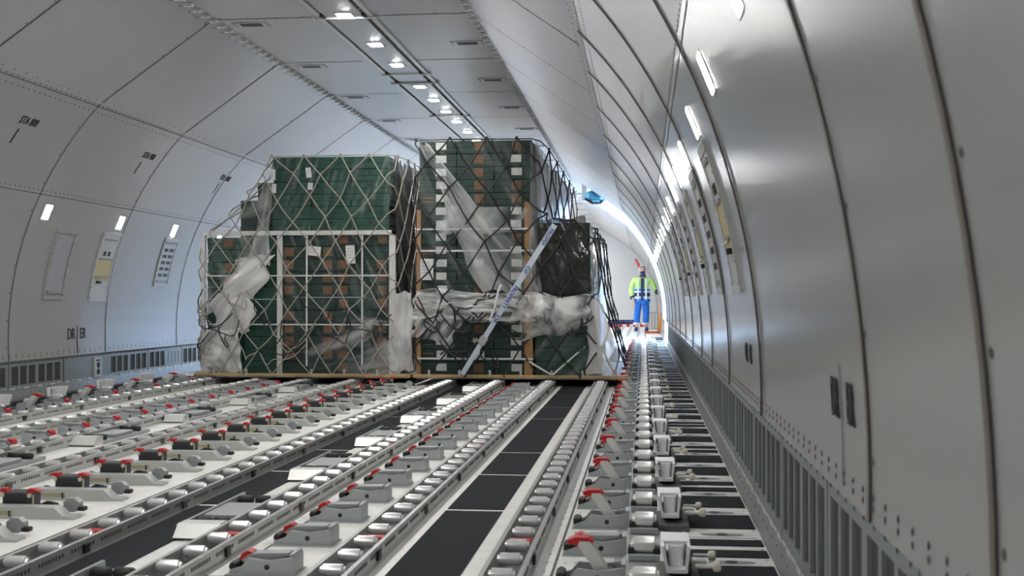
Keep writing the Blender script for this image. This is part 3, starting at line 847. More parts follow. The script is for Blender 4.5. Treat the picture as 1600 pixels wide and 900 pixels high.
# ------------------------------------------------------------------ cargo
YF = 12.55                # front edge of the pallets
def pallet(x0, x1, label):
    e = empty('cargo_pallet', ((x0 + x1) / 2, YF, .079), label, 'pallet', None); w = (x1 - x0) / 2
    mb = MB(); mb.box(-w + .02, w - .02, .02, 3.1, 0, .03); mb.build('deck', DECK, e)
    mb = MB(); mb.box(-w, w, 0, .022, .012, .046, 0, c=.004); mb.box(-w, -w + .022, .022, 3.12, .006, .042); mb.box(w - .022, w, .022, 3.12, .006, .042); mb.box(-w, w, 3.1, 3.12, .006, .042); mb.build('edge_rail', PLY, e)
    return e
pallet(-2.30, .10, 'pallet with tan front edge under the left net-covered load')
pallet(.13, 2.43, 'pallet with tan front edge under the right net-covered load')
ZB = .112

CARTS = {}
def carton(w, h, d, style):
    """parts of one carton; origin at the middle of the bottom front edge"""
    key = (round(w, 3), round(h, 3), round(d, 2), style)
    if key in CARTS: return clone(CARTS[key])
    e = empty('carton', cat='carton')
    g = GREEN if 'a' in style else GREEND
    mb = MB(); mb.box(-w / 2 + .004, w / 2 - .004, .004, d - .004, 0, h * .62, c=.003); mb.build('tray', g, e)
    mb = MB(); mb.box(-w / 2 + .001, w / 2 - .001, 0, d - .001, h * .46, h - .004, c=.004); mb.build('lid', g, e)
    if 'k' in style:                            # kraft ends
        for s_ in ((-1, 1) if '2' in style else (1,)):
            xx = s_ * (w / 2 - .085) if '2' in style else 0.04
            mb = MB(); mb.box(xx - .052, xx + .052, -.003, .004, h * .2, h * .86); mb.build('kraft_flap', KRAFT, e)
    if 'l' in style:
        mb = MB(); mb.box(-.02, .095, -.003, .004, h * .3, h * .86); mb.build('label_sheet', PAPER, e)
    if 'o' in style:
        for xx in ((-w * .28, w * .28) if w > .5 else (0,)):
            mb = MB(); n = 10; mb.add([(xx + .022 * math.cos(2 * PI * i / n), -.0015, h * .68 + .013 * math.sin(2 * PI * i / n)) for i in range(n)], [tuple(range(n))]); mb.build('hand_hole', BLK, e)
    if 't' in style:
        mb = MB()
        for z in (.25, .55): mb.box(-w * .42, -w * .12, -.003, .004, h * z, h * (z + .12))
        mb.build('kraft_flap', KRAFT, e)
    CARTS[key] = e
    return e
rot90 = PI / 2
def stack(x0, x1, ncol, z0, z1, nrow, yf, d, style_fn, where, group, side=None):
    w = (x1 - x0) / ncol; h = (z1 - z0) / nrow
    for r in range(nrow):
        for c in range(ncol):
            o = carton(w, h, d, style_fn(c, r))
            dx = random.uniform(-.006, .006); dy = random.uniform(0, .012)
            if side is None: o.location = (x0 + w * (c + .5) + dx, yf + dy, z0 + h * r)
            cols = {1: ('',), 2: ('left ', 'right '), 3: ('left ', 'middle ', 'right ')}[ncol]
            o['label'] = 'green carton %s, %s%s layer up' % (where, cols[c] and cols[c] + 'column, ', nth(r)); o['group'] = group
def side_rows(xr, depth_n, z0, z1, nrow, yf, d, w, style, where, group):
    h = (z1 - z0) / nrow
    for k in range(depth_n):
        for r in range(nrow):
            o = carton(w, h, d, style); o.location = (xr - w / 2 + random.uniform(-.006, .004), yf + d * k, z0 + h * r)
            o['label'] = 'green carton %s, %s row back, %s layer up' % (where, nth(k + 1), nth(r)); o['group'] = group
# left load: main stack (plain green above, kraft-flapped below), outer stack and stepped shoulder
stack(-1.37, -.16, 2, ZB, 1.66, 11, 12.70, .6, lambda c, r: 'bk2' if (r + c) % 5 else 'b', 'in the lower left load', 'cartons of the left load')
stack(-1.47, -.16, 3, 1.68, 2.50, 6, 12.69, .6, lambda c, r: 'ao', 'in the upper left load', 'cartons of the left load')
stack(-2.23, -1.40, 2, ZB, 1.62, 11, 12.72, .6, lambda c, r: 'ak' if c == 0 and r % 3 else 'ao', 'in the outer left load', 'cartons of the left load')
stack(-1.89, -1.49, 1, 1.62, 2.04, 3, 12.85, .5, lambda c, r: 'b', 'on the stepped left shoulder', 'cartons of the left load')
stack(-1.70, -1.49, 1, 2.04, 2.24, 1, 12.88, .5, lambda c, r: 'b', 'topping the stepped left shoulder', 'cartons of the left load')
side_rows(-.16, 2, ZB, 2.48, 17, 13.32, .6, .41, 'b', 'along the inner side of the left load', 'cartons of the left load')
# right load
def rs(c, r):
    if c == 0: return 'bl' if r % 4 != 1 else 'blt'
    if c == 1: return 'bk' if r not in (1, 2, 8) else 'bl'
    return 'bl' if r not in (13, 14, 10, 17) else 'bk'
stack(.17, 1.40, 3, ZB, 2.655, 18, 12.70, .6, rs, 'in the tall right load', 'cartons of the right load')
stack(1.43, 2.03, 1, ZB, 1.76, 11, 12.74, .8, lambda c, r: 'a' if r < 3 else 'b', 'in the low outer right load', 'cartons of the right load')
side_rows(1.40, 3, ZB, 2.64, 18, 13.32, .6, .41, 'b', 'along the outer side of the right load', 'cartons of the right load')

def bar(name, x0, x1, y0, y1, z0, z1, m, label, cat, group=None, tilt=0, parent=None):
    mb = MB(); mb.box(x0, x1, y0, y1, z0, z1, c=min(.004, (y1 - y0) / 3))
    return tag(mb.build(name, m), label, cat, group)
# white edge boards and bands on the left load
g_ = 'white edge boards of the left load'
bar('edge_board', -2.26, -.13, 12.655, 12.69, 1.635, 1.685, BOARD, 'long white edge board lying across the left load', 'edge board', g_)
bar('edge_board', -2.275, -2.235, 12.655, 12.70, ZB, 1.63, BOARD, 'upright white edge board at the outer corner of the left load', 'edge board', g_)
bar('edge_board', -1.41, -1.355, 12.655, 12.69, ZB, 1.63, BOARD, 'upright white edge board in the middle of the left load', 'edge board', g_)
bar('edge_board', -.155, -.085, 12.655, 12.70, ZB, 1.63, BOARD, 'wide upright white edge board beside the gap between the loads', 'edge board', g_)
for z, nm in ((1.19, 'upper'), (.655, 'lower')): bar('strapping_band', -2.24, -.12, 12.645, 12.652, z - .008, z + .008, BAND, '%s thin white band across the left load' % nm, 'band', 'white bands on the left load')
for x, nm in ((-1.07, 'left'), (-.45, 'right')): bar('strapping_band', x - .009, x + .009, 12.637, 12.644, .2, 1.63, BAND, '%s thin upright white band on the left load' % nm, 'band', 'white bands on the left load')
bar('edge_board', .15, .195, 12.655, 12.695, ZB, 1.90, BOARDK, 'brown edge board at the inner corner of the right load', 'edge board', 'brown edge boards of the right load')
bar('edge_board', 1.325, 1.415, 12.655, 12.695, ZB, 1.98, BOARDK, 'brown edge board at the outer corner of the tall right stack', 'edge board', 'brown edge boards of the right load')
for z, nm in ((1.69, 'topmost'), (1.455, 'middle'), (.29, 'lowest')): bar('strapping_band', .15, 1.42, 12.645, 12.652, z - .010, z + .010, BAND, '%s thin white band across the tall right stack' % nm, 'band', 'white bands on the right load')
# paper sheets taped to the loads
def sheet_paper(x, z, w, h, rot, label):
    e = empty('shipping_sheet', (x, 12.634, z), label, 'paper', 'shipping sheets on the loads'); e.rotation_euler = (0, rot, 0)
    mb = MB(); mb.box(-w / 2, w / 2, 0, .003, -h / 2, h / 2); mb.build('paper', PAPERS, e)
    mb = MB()
    for k in range(4): mb.box(-w * .36, w * (.1 + .25 * random.random()), -.001, .001, h * (.3 - .16 * k), h * (.3 - .16 * k) + h * .03)
    mb.build('print', GREYP, e)
sheet_paper(-.99, 1.46, .155, .105, .12, 'tilted white paper sheet on the left load')
sheet_paper(-.58, 1.42, .10, .20, -.06, 'upright white paper sheet on the left load')
sheet_paper(.265, 1.255, .145, .23, 0, 'large white paper sheet on the inner edge of the right load')
sheet_paper(-1.45, 2.30, .05, .12, 0, 'upper narrow white paper at the outer edge of the left load'); sheet_paper(-1.44, 2.15, .05, .10, .05, 'lower narrow white paper at the outer edge of the left load')
sheet_paper(-1.05, 2.32, .06, .11, -.1, 'small white paper high on the left load, upper one'); sheet_paper(-1.03, 2.17, .055, .075, .1, 'small white paper high on the left load, lower one')

# ------------------------------------------------------------------ plastic film
def fsheet(label, quad, m, amp=.03, bulge=0.0, nu=36, nv=44, fold=(9, 1.2), edge=.02, seed=0, ang_=0.0, rim=None, group='plastic film on the loads'):
    """quad: TL, TR, BR, BL as (x, y, z); folds run along v"""
    q = [Vector(p) for p in quad]; mb = MB(); mb.uv = []
    nrm = (q[1] - q[0]).cross(q[3] - q[0]).normalized()
    if nrm.y > 0: nrm = -nrm
    W = (q[1] - q[0]).length; H = (q[3] - q[0]).length
    for j in range(nv + 1):
        v = j / nv
        for i in range(nu + 1):
            u = i / nu
            wob = edge * (noise.noise(Vector((v * 2.6, seed, 1.3))) * 2 * (1 if i > nu / 2 else 0) + noise.noise(Vector((v * 2.6, seed, 7.7))) * 2 * (0 if i > nu / 2 else 1)) * abs(u - .5) * 2
            wv = edge * noise.noise(Vector((u * 2.6, seed, 3.1))) * 2 * abs(v - .5) * 2
            uu, vv = u + wob / max(W, .1), v + wv / max(H, .1)
            p = (q[0] * (1 - uu) + q[1] * uu) * (1 - vv) + (q[3] * (1 - uu) + q[2] * uu) * vv
            a = (uu * W) * math.cos(ang_) + (vv * H) * math.sin(ang_); b_ = -(uu * W) * math.sin(ang_) + (vv * H) * math.cos(ang_)
            f = noise.noise(Vector((a * fold[0], b_ * fold[1], seed * 3.7)))
            f2 = 1 - abs(noise.noise(Vector((a * fold[0] * 2.1 + 9, b_ * fold[1] * 2.1, seed * 1.9)))) * 2
            p = p + nrm * (amp * (.6 * f + .35 * f2) + bulge * math.sin(PI * u) ** .7 * math.sin(PI * v) ** .7)
            mb.v.append(tuple(p)); mb.uv.append((a, b_))
    for j in range(nv):
        for i in range(nu):
            k = j * (nu + 1) + i; mb.f.append((k, k + 1, k + nu + 2, k + nu + 1)); mb.m.append(0)
    o = mb.build('plastic_sheet', m, smooth=False)
    o.data.polygons.foreach_set('use_smooth', [True] * len(o.data.polygons))
    return tag(o, label, 'plastic sheet', group)
yF = 12.61
def Q(a, b, c, d, y=yF): return [(p[0], y + (p[2] if len(p) > 2 else 0), p[1]) for p in (a, b, c, d)]
fsheet('clear film wrapped over the upper green stack of the left load', Q((-1.48, 2.51), (-.13, 2.53), (-.13, 1.68), (-1.48, 1.68), 12.645), F_CLEARG, .012, fold=(7, 2), seed=1, ang_=.3)
fsheet('clear film wrapped over the middle of the left load', Q((-1.36, 1.63), (-.10, 1.63), (-.10, ZB), (-1.36, ZB), 12.632), F_CLEARG, .010, fold=(7, 2), seed=2, ang_=-.4)
fsheet('long white film sheet hanging from the left shoulder', Q((-1.53, 2.32), (-1.44, 2.32), (-1.47, 1.30), (-1.72, 1.30)), F_STREAK, .035, .05, 14, 40, fold=(22, 1), seed=3)
fsheet('crumpled milky film sheet across the outer left load', Q((-1.86, 1.36), (-1.45, 1.42), (-1.62, .96), (-2.16, .84)), F_MILK, .03, .05, fold=(3.5, 2), edge=.05, seed=4, ang_=.6)
fsheet('narrow milky film sheet falling down the outer left load', Q((-2.10, 1.0), (-1.70, 1.02), (-1.66, .58), (-2.05, .52)), F_MILK, .03, .03, fold=(4, 2), edge=.05, seed=5, ang_=.5)
fsheet('milky film gathered at the foot of the outer left load', Q((-2.2, .60), (-1.80, .62), (-1.80, ZB + .01), (-2.25, ZB + .01)), F_MILK, .045, .05, fold=(4, 6), edge=.03, seed=6, ang_=.3)
fsheet('glossy clear film over the upper outer left load', Q((-2.24, 1.62), (-1.60, 1.64), (-1.70, 1.0), (-2.25, .75)), F_WISP, .03, .01, fold=(9, 1), seed=7, ang_=-.5)
fsheet('smoky film draped over the stepped left shoulder', Q((-1.70, 2.26, .1), (-1.46, 2.34, .02), (-1.52, 1.66), (-2.22, 1.66, .02)), F_WISP, .02, .03, fold=(8, 1), seed=8, ang_=.5)
fsheet('crumpled clear film low on the left load', Q((-.75, .80), (-.14, .72), (-.12, ZB + .01), (-1.15, ZB + .03)), F_WISP, .05, .03, fold=(5, 2), edge=.05, seed=9, ang_=.9)
fsheet('white film bunched in the gap between the loads', Q((-.08, 1.02), (.10, 1.0), (.10, .16), (-.12, .13), 12.63), F_MILK, .05, .05, 14, 36, fold=(12, 3), edge=.03, seed=10)
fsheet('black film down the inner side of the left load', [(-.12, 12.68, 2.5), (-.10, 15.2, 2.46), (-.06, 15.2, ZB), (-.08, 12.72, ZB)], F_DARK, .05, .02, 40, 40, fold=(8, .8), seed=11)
fsheet('clear film wrapped over the tall right stack', Q((.15, 2.66), (1.43, 2.66), (1.43, .95), (.15, .95), 12.632), F_CLEAR, .012, fold=(6, 2), seed=12, ang_=-.5)
fsheet('long streaked film running diagonally down the right load', Q((.17, 2.63), (.26, 2.62), (1.46, 1.0), (.98, 1.0), 12.60), F_STREAK, .03, .02, 30, 60, fold=(16, .8), edge=.04, seed=13)
fsheet('short clear film patch crossing the tall right stack', Q((.15, 1.95), (1.35, 1.92), (1.35, 1.66), (.15, 1.62), 12.625), F_WISP, .015, 0, fold=(6, 3), seed=14, ang_=.5)
fsheet('white film band bunched across the right load', Q((.13, 1.04), (1.36, 1.0), (1.40, .68), (.13, .72), 12.60), F_BAND, .05, .06, 60, 24, fold=(2, 16), edge=.05, seed=15)
fsheet('torn white film hanging below the bunched band of the right load', Q((.13, .82), (.60, .78), (.52, .42), (.13, .50), 12.60), F_STREAK, .05, .03, fold=(8, 3), edge=.08, seed=16, ang_=.6)
fsheet('white film bulging like a sack on the right load', Q((1.20, 1.02), (2.06, .94), (2.00, .60), (1.30, .50), 12.58), F_SACK, .035, .16, 40, 30, fold=(3.5, 3.5), edge=.06, seed=17, ang_=.4)
fsheet('black film over the top of the low outer right stack', Q((1.46, 1.80), (1.95, 1.80), (2.06, 1.0), (1.46, .95), 12.66), F_DARK, .05, .05, 36, 36, fold=(7, 1.5), edge=.03, seed=18, ang_=-.3)
fsheet('grey creased film beside the tall right stack', Q((1.38, 2.62), (1.46, 2.6, .2), (1.50, 1.0), (1.36, 1.0), 12.64), F_GREY, .03, .02, 16, 50, fold=(14, 1), seed=19)
fsheet('smoky film along the outer side of the tall right stack', [(1.44, 12.68, 2.66), (1.44, 15.6, 2.66), (1.47, 15.6, 1.78), (1.47, 12.70, 1.78)], F_GREY, .02, .01, 40, 30, fold=(5, 1.5), seed=20)
fsheet('pale film along the outer side of the low right stack', [(1.99, 12.72, 1.76), (1.97, 15.6, 1.76), (2.06, 15.6, ZB), (2.16, 12.70, ZB)], F_GREY, .05, .02, 40, 30, fold=(5, 1.5), seed=21)
fsheet('milky film at the outer foot of the right load', Q((1.98, .95), (2.16, .9), (2.38, ZB + .02), (2.04, ZB + .02), 12.60), F_MILK, .05, .04, 20, 30, fold=(12, 1.5), edge=.03, seed=22)
fsheet('clear film over the low green cartons of the right load', Q((1.42, .60), (2.05, .62), (2.08, ZB + .01), (1.42, ZB + .01), 12.65), F_CLEAR, .02, 0, fold=(7, 2), seed=23, ang_=.7)

# one more load stands behind the right one, wrapped all round in grey film
def wrapped(x0, x1, y0, y1, z1, seed, step):
    e = empty('wrapped_load', ((x0 + x1) / 2, y0, .079), 'grey film-wrapped load standing right behind the right load', 'wrapped cargo', 'wrapped loads behind the right load')
    o_ = Vector(e.location)
    mb = MB(); mb.box(-1.15, 1.15, 0, y1 - y0, 0, .035); mb.build('pallet', PLY, e)
    for nm, xa, xb, zt in (('cover', x0, x1, z1), ('side_cover', x1 + .02, step, 1.74)):
        mb = MB(); nu, nv = 30, 16
        def P(u, v):
            path = [(xa, y0), (xb, y0), (xb, y1), (xa, y1)]; t = u * 3; i = min(2, int(t)); f = t - i
            x = path[i][0] + (path[i + 1][0] - path[i][0]) * f; y = path[i][1] + (path[i + 1][1] - path[i][1]) * f
            d = .025 * noise.noise(Vector((x * 6, y * 3 + seed, v * 3)))
            return (x + d - o_.x, y + d - o_.y, .04 + (zt - .12) * v)
        vs = [P(i / nu, j / nv) for j in range(nv + 1) for i in range(nu + 1)]
        fs = [(j * (nu + 1) + i, j * (nu + 1) + i + 1, (j + 1) * (nu + 1) + i + 1, (j + 1) * (nu + 1) + i) for j in range(nv) for i in range(nu)]
        mb.add(vs, fs); top = [nv * (nu + 1) + i for i in (0, 10, 20, 30)]; mb.f.append(tuple(top)); mb.m.append(0)
        ob = mb.build(nm, COVERM, e); ob.data.polygons.foreach_set('use_smooth', [True] * len(ob.data.polygons))
wrapped(.20, 1.41, 15.95, 18.95, 2.68, 31, 2.0)

# ------------------------------------------------------------------ cargo nets
def lerp_tab(t, tab):
    if t <= tab[0][0]: return tab[0][1]
    for (a, va), (b, vb) in zip(tab[:-1], tab[1:]):
        if t <= b: return va + (vb - va) * (t - a) / (b - a)
    return tab[-1][1]
def cargo_net(name_label, xl, xr, xo, zt, px, dz, m, s0, s1, lean, ropes, seed, r=.0085, deep=1.25):
    rnd = random.Random(seed)
    def pos(s, z):
        L_, R_ = lerp_tab(z, xl), lerp_tab(z, xr)
        yb = YF + .025 + .02 * math.sin(s * 5 + z * 3)
        if s > R_:
            e_ = s - R_; out = lerp_tab(z, xo)
            return Vector((R_ + .045 + (out - R_) * min(1, e_ / .3), yb + .03 + e_ * deep, z))
        if s < L_:
            e_ = L_ - s
            return Vector((L_ - .02, yb + .02 + e_, z))
        return Vector((s, yb, z))
    e = empty('cargo_net', (0, 0, 0), name_label, 'cargo net', 'cargo nets over the loads')
    nodes = {}
    K = int((zt - ZB) / dz)
    mb = MB()
    for k in range(K + 1):
        z = zt - k * (zt - ZB) / K
        n = int((s1 - s0) / px) + 2
        for i in range(n):
            s = s0 + (i + .5 * (k % 2)) * px + rnd.uniform(-.055, .055) - lean * (k // 2 * 0)
            zz = z + rnd.uniform(-.045, .045) * (0 < k < K)
            nodes[(k, i)] = (s, zz)
    def rope(a, b, sag=0):
        (sa, za), (sb, zb) = a, b; pts = []
        for j in range(6):
            t = j / 5; z = za + (zb - za) * t
            p = pos(sa + (sb - sa) * t, z); p.z -= sag * 4 * t * (1 - t); p.y -= .008; pts.append(p)
        mb.tube(pts, r, 5)
    for (k, i), nd in nodes.items():
        if k == K: continue
        for di in ((0, -1) if k % 2 == 0 else (0, 1)):
            t = nodes.get((k + 1, i + di))
            if t: rope(nd, t, rnd.uniform(0, .015))
    for nd in nodes.values():
        p = pos(*nd); p.y -= .008; mb.ball(p, r * 1.8, n=6, m=4)
    mb.build('mesh', m, e)
    # top rope and loose slack cords
    mb = MB(); pts = [pos(s0 + (s1 - s0) * t / 30, zt + .0) + Vector((0, .05, -.006)) for t in range(31)]
    mb.tube(pts, r * .8, 5); mb.build('hem_rope', m, e)
    for kk in range(ropes):
        mb = MB(); sa = rnd.uniform(s0 + .1, lerp_tab(.7, xr) - .1); za = rnd.uniform(.45, 1.05)
        sb = sa + rnd.uniform(-.5, .5); zb = za + rnd.uniform(-.25, .2); sg = rnd.uniform(.03, .22)
        pts = []
        ph = rnd.uniform(0, 6)
        for j in range(13):
            t = j / 12
            p = pos(sa + (sb - sa) * t + .04 * math.sin(ph + 7 * t), max(ZB + .02, za + (zb - za) * t - sg * 4 * t * (1 - t) + .02 * math.sin(ph + 11 * t))); p.y -= .02 + .03 * math.sin(PI * t); pts.append(p)
        mb.tube(pts, r * .9, 5); mb.build('slack_cord', ROPEB if (m is ROPEB or kk % 3) else ROPEL, e)
    # hooks along the pallet edge
    for kk in range(6):
        x = lerp_tab(.12, xl) + (lerp_tab(.12, xr) - lerp_tab(.12, xl)) * (kk + .5) / 6
        mb = MB(); mb.box(x - .012, x + .012, YF - .004, YF + .02, .10, .155, c=.003); mb.ball((x, YF + .005, .16), .016, n=6, m=4); mb.build('hook', RAIL, e)
    return e
cargo_net('pale rope net hanging diamond-shaped over the left load',
          [(ZB, -2.27), (1.60, -2.25), (1.70, -2.15), (2.28, -1.55), (2.5, -1.47)], [(ZB, -.08), (2.5, -.14)], [(ZB, -.02), (2.5, -.09)],
          2.505, .335, .23, ROPEL, -2.4, 1.0, 0, 26, 3, .0075)
net_r = cargo_net('black rope net hanging diamond-shaped over the right load',
          [(ZB, .14), (2.7, .16)], [(ZB, 2.12), (1.74, 2.02), (1.86, 1.44), (2.7, 1.43)], [(ZB, 2.33), (1.0, 2.10), (1.76, 2.02), (1.86, 1.50), (2.7, 1.47)],
          2.662, .40, .26, ROPEB, .1, 3.1, 0, 34, 5, .0095, 3.2)

# printed strap pulled diagonally over the right load
st = empty('lashing_strap', (0, 0, 0), 'pale strap with blue lettering pulled diagonally over the right load', 'strap')
A, B = Vector((1.665, 12.49, 1.72)), Vector((.675, 12.49, .13))
dr = (A - B).normalized(); sd = Vector((dr.z, 0, -dr.x)) * .031
mb = MB(); n = 24
for i in range(n):
    t0, t1 = i / n, (i + 1) / n
    def pp(t, s_): return B + (A - B) * t + sd * s_ * (1 if t > .42 else .85) + Vector((0, -.05 * math.sin(PI * t), 0))
    a, b, c, d = pp(t0, -1), pp(t0, 1), pp(t1, 1), pp(t1, -1); th = Vector((0, .004, 0))
    mb.add([a, b, c, d, a + th, b + th, c + th, d + th], [(0, 1, 2, 3), (7, 6, 5, 4), (0, 4, 5, 1), (2, 6, 7, 3), (1, 5, 6, 2), (0, 3, 7, 4)])
mb.build('webbing', STRAPM, st)
for t, s_ in ((.90, 'PROPERTY'), (.70, 'OF'), (.52, 'PROPERTY'), (.375, 'OF')):
    p = B + (A - B) * t + Vector((0, -.05 * math.sin(PI * t) - .004, 0))
    r_ = -dr; u_ = Vector((0, -1, 0)).cross(r_)
    M = Matrix((r_, u_, Vector((0, -1, 0)))).transposed().to_4x4(); M.translation = p
    text(s_, .062, M, 'lettering', st, BLUEINK, .0008, sx=.95 if len(s_) > 3 else 1.2)
mb = MB(); p = B + (A - B) * .23; mb.box(-.04, .04, -.018, .012, -.045, .045, c=.006, M=Matrix.Translation(p + Vector((0, -.04, 0))) @ Matrix.Rotation(-math.atan2(dr.x, dr.z) * -1, 4, 'Y')); mb.build('buckle', RAIL, st)
mb = MB(); mb.tube([B + (A - B) * .36 + Vector((-.05, -.05, 0)), B + (A - B) * .47 + Vector((-.10, -.06, 0)), B + (A - B) * .56 + Vector((-.16, -.05, .0)), B + (A - B) * .59 + Vector((-.16, -.04, .02))], .013, 5); mb.build('loose_tail', BAND, st)
# crossed cords at the foot of the right load
for k, (a, b, nm) in enumerate((((1.38, 12.56, .27), (1.62, 12.54, .13), 'left'), ((1.98, 12.56, .43), (1.64, 12.54, .13), 'right'))):
    mb = MB(); mb.tube([a, b], .011, 6); mb.build('tie_cord', GREYL, net_r)

# ------------------------------------------------------------------ far end: door fittings, person, stand
e = empty('door_actuator', (1.50, 23.6, 2.98), 'blue and black door actuator hanging at the top of the cargo door', 'door actuator')
mb = MB(); mb.lathe((-.02, -.2, 0), (.30, .1, -.06), [(0, .07), (.15, .12), (.75, .12), (.85, .09), (1, .05)], 12); mb.build('motor', BLUEM, e, smooth=True)
mb = MB(); mb.box(-.32, .02, -.06, .06, .02, .07, c=.01); mb.box(-.30, -.22, -.08, .08, -.06, .12, c=.01); mb.box(-.12, -.02, -.1, .1, -.10, .30, c=.01); mb.build('bracket', GREYL, e)
mb = MB(); mb.tube([(-.05, -.2, -.06), (.1, -.25, -.15), (.25, -.15, -.14), (.33, 0, -.06)], .03, 6); mb.build('cable', BLK, e)
mb = MB(); mb.box(-.95, -.28, -.04, .04, .03, .075, c=.006); mb.build('rod', BLK, e)
# white threshold trays
mb = MB()
mb.box(1.8, 2.62, 26.5, 39.5, 0, .045, 0, c=.006)
for x in (1.95, 2.2, 2.45): mb.box(x - .03, x + .03, 26.6, 39.0, .045, .060, 1)
tag(mb.build('trim_3', [TRAYW, RAIL]), kind='structure')

PX, PY, PZ = 2.50, 33.0, .060
e = empty('person', (PX, PY, PZ), 'person in lime hi-vis jacket and blue trousers standing at the far end', 'person')
def skinned(name, nodes, edges, m, root, parent, sub=2, obj_scale=None):
    me = D.meshes.new(name); me.from_pydata([n_[0] for n_ in nodes], edges, [])
    o = D.objects.new(name, me); COL.objects.link(o)
    bm = bmesh.new(); bm.from_mesh(me); L_ = bm.verts.layers.skin.verify(); bm.verts.ensure_lookup_table()
    for i, v in enumerate(bm.verts):
        rr = nodes[i][1]; v[L_].radius = rr if isinstance(rr, tuple) else (rr, rr); v[L_].use_root = (i == root)
    bm.to_mesh(me); bm.free()
    md = o.modifiers.new('skin', 'SKIN'); md.use_smooth_shade = True; md.branch_smoothing = .3
    sb = o.modifiers.new('sub', 'SUBSURF'); sb.levels = sub; sb.render_levels = sub
    dg = bpy.context.evaluated_depsgraph_get(); me2 = D.meshes.new_from_object(o.evaluated_get(dg)); D.objects.remove(o)
    me2.materials.clear(); me2.materials.append(m); me2.polygons.foreach_set('use_smooth', [True] * len(me2.polygons))
    o = D.objects.new(name, me2); COL.objects.link(o); put(o, parent); return o
bx_ = .05
N = [((bx_, 0, .93), (.15, .11)), ((bx_, 0, 1.15), (.14, .10)), ((bx_ + .01, 0, 1.38), (.17, .11)), ((bx_ + .015, 0, 1.49), .055), ((bx_ + .02, -.01, 1.56), .06), ((bx_ + .02, -.01, 1.66), (.078, .095)), ((bx_ + .02, 0, 1.745), (.06, .07)),
     ((-.16, 0, 1.42), .058), ((-.255, .02, 1.12), .045), ((-.185, -.07, .86), .034), ((-.18, -.09, .80), (.036, .02)), ((-.175, -.10, .74), (.038, .016)),
     ((.29, 0, 1.41), .058), ((.41, .02, 1.13), .045), ((.50, -.12, 1.06), .034), ((.525, -.17, 1.055), (.020, .036)), ((.545, -.22, 1.05), (.016, .036)),
     ((-.05, 0, .88), .095), ((-.08, -.01, .50), .062), ((-.10, .03, .09), .042), ((-.11, -.12, .035), (.045, .03)),
     ((.14, 0, .88), .095), ((.16, -.01, .50), .062), ((.14, .03, .09), .042), ((.17, -.12, .035), (.045, .03))]
E_ = [(0, 1), (1, 2), (2, 3), (3, 4), (4, 5), (5, 6), (2, 7), (7, 8), (8, 9), (9, 10), (10, 11), (2, 12), (12, 13), (13, 14), (14, 15), (15, 16), (0, 17), (17, 18), (18, 19), (19, 20), (0, 21), (21, 22), (22, 23), (23, 24)]
for (i0, base, dirs) in ((11, Vector((-.175, -.10, .74)), [((-.026 + .017 * q, -.02 - .006 * (q % 2), -.075 + .008 * abs(q - 1))) for q in range(4)]), (16, Vector((.545, -.22, 1.05)), [((.035, -.035, .026 - .017 * q)) for q in range(4)])):
    for q, d_ in enumerate(dirs):
        k0 = len(N); d_ = Vector(d_); st_ = base + (Vector((d_.x * .8, 0, 0)) if i0 == 11 else Vector((0, 0, d_.z)))
        N.append((tuple(st_ + d_ * .35), .0095)); N.append((tuple(st_ + d_ + Vector((0, -.01 if i0 == 11 else .02, 0))), .008)); E_ += [(i0, k0), (k0, k0 + 1)]
    k0 = len(N); tb = Vector(N[10][0]) if i0 == 11 else Vector(N[15][0])
    t1 = tb + (Vector((.035, -.02, -.03)) if i0 == 11 else Vector((.0, -.02, .045)))
    t2 = t1 + (Vector((.01, -.012, -.03)) if i0 == 11 else Vector((.02, -.02, .01)))
    N.append((tuple(t1), .011)); N.append((tuple(t2), .009)); E_ += [(10 if i0 == 11 else 15, k0), (k0, k0 + 1)]
body = skinned('body', N, E_, SKIN, 0, e)
hx = bx_ + .02
mb = MB(); mb.ball((hx, .005, 1.665), .1, n=14, m=9, sc=(.84, 1.0, 1.20)); mb.ball((hx, -.098, 1.655), .016, n=8, m=5, sc=(.8, 1, 1.5))
for s_ in (-1, 1): mb.ball((hx + s_ * .086, .01, 1.665), .026, n=8, m=5, sc=(.5, .8, 1.2))
mb.build('face', SKIN, e, smooth=True)
mb = MB()
for s_ in (-1, 1): mb.ball((hx + s_ * .032, -.088, 1.69), .012, n=6, m=4)
mb.build('eye', INK, e)
mb = MB(); mb.ball((hx, .025, 1.70), .1, n=14, m=8, sc=(.90, .98, .98)); mb.build('hair', HAIR, e, smooth=True)
mb = MB(); mb.ball((hx, -.038, 1.615), .085, n=12, m=8, sc=(.86, .88, .80)); mb.build('face_mask', NAVY, e, smooth=True)
mb = MB()
for s_ in (-1, 1): mb.lathe((hx + s_ * .088, .01, 1.67), (hx + s_ * .118, .01, 1.67), [(0, .042), (.7, .042), (1, .03)], 12)
mb.tube([(hx + .1 * math.cos(a), .012, 1.68 + .125 * math.sin(a)) for a in [PI * q / 10 for q in range(11)]], .012, 6); mb.build('ear_muffs', WHITEM, e, smooth=True)
skinned('collar', [((hx, .01, 1.46), .105), ((hx, .02, 1.54), .095), ((hx, .03, 1.58), .085)], [(0, 1), (1, 2)], NAVY, 0, e, 1)
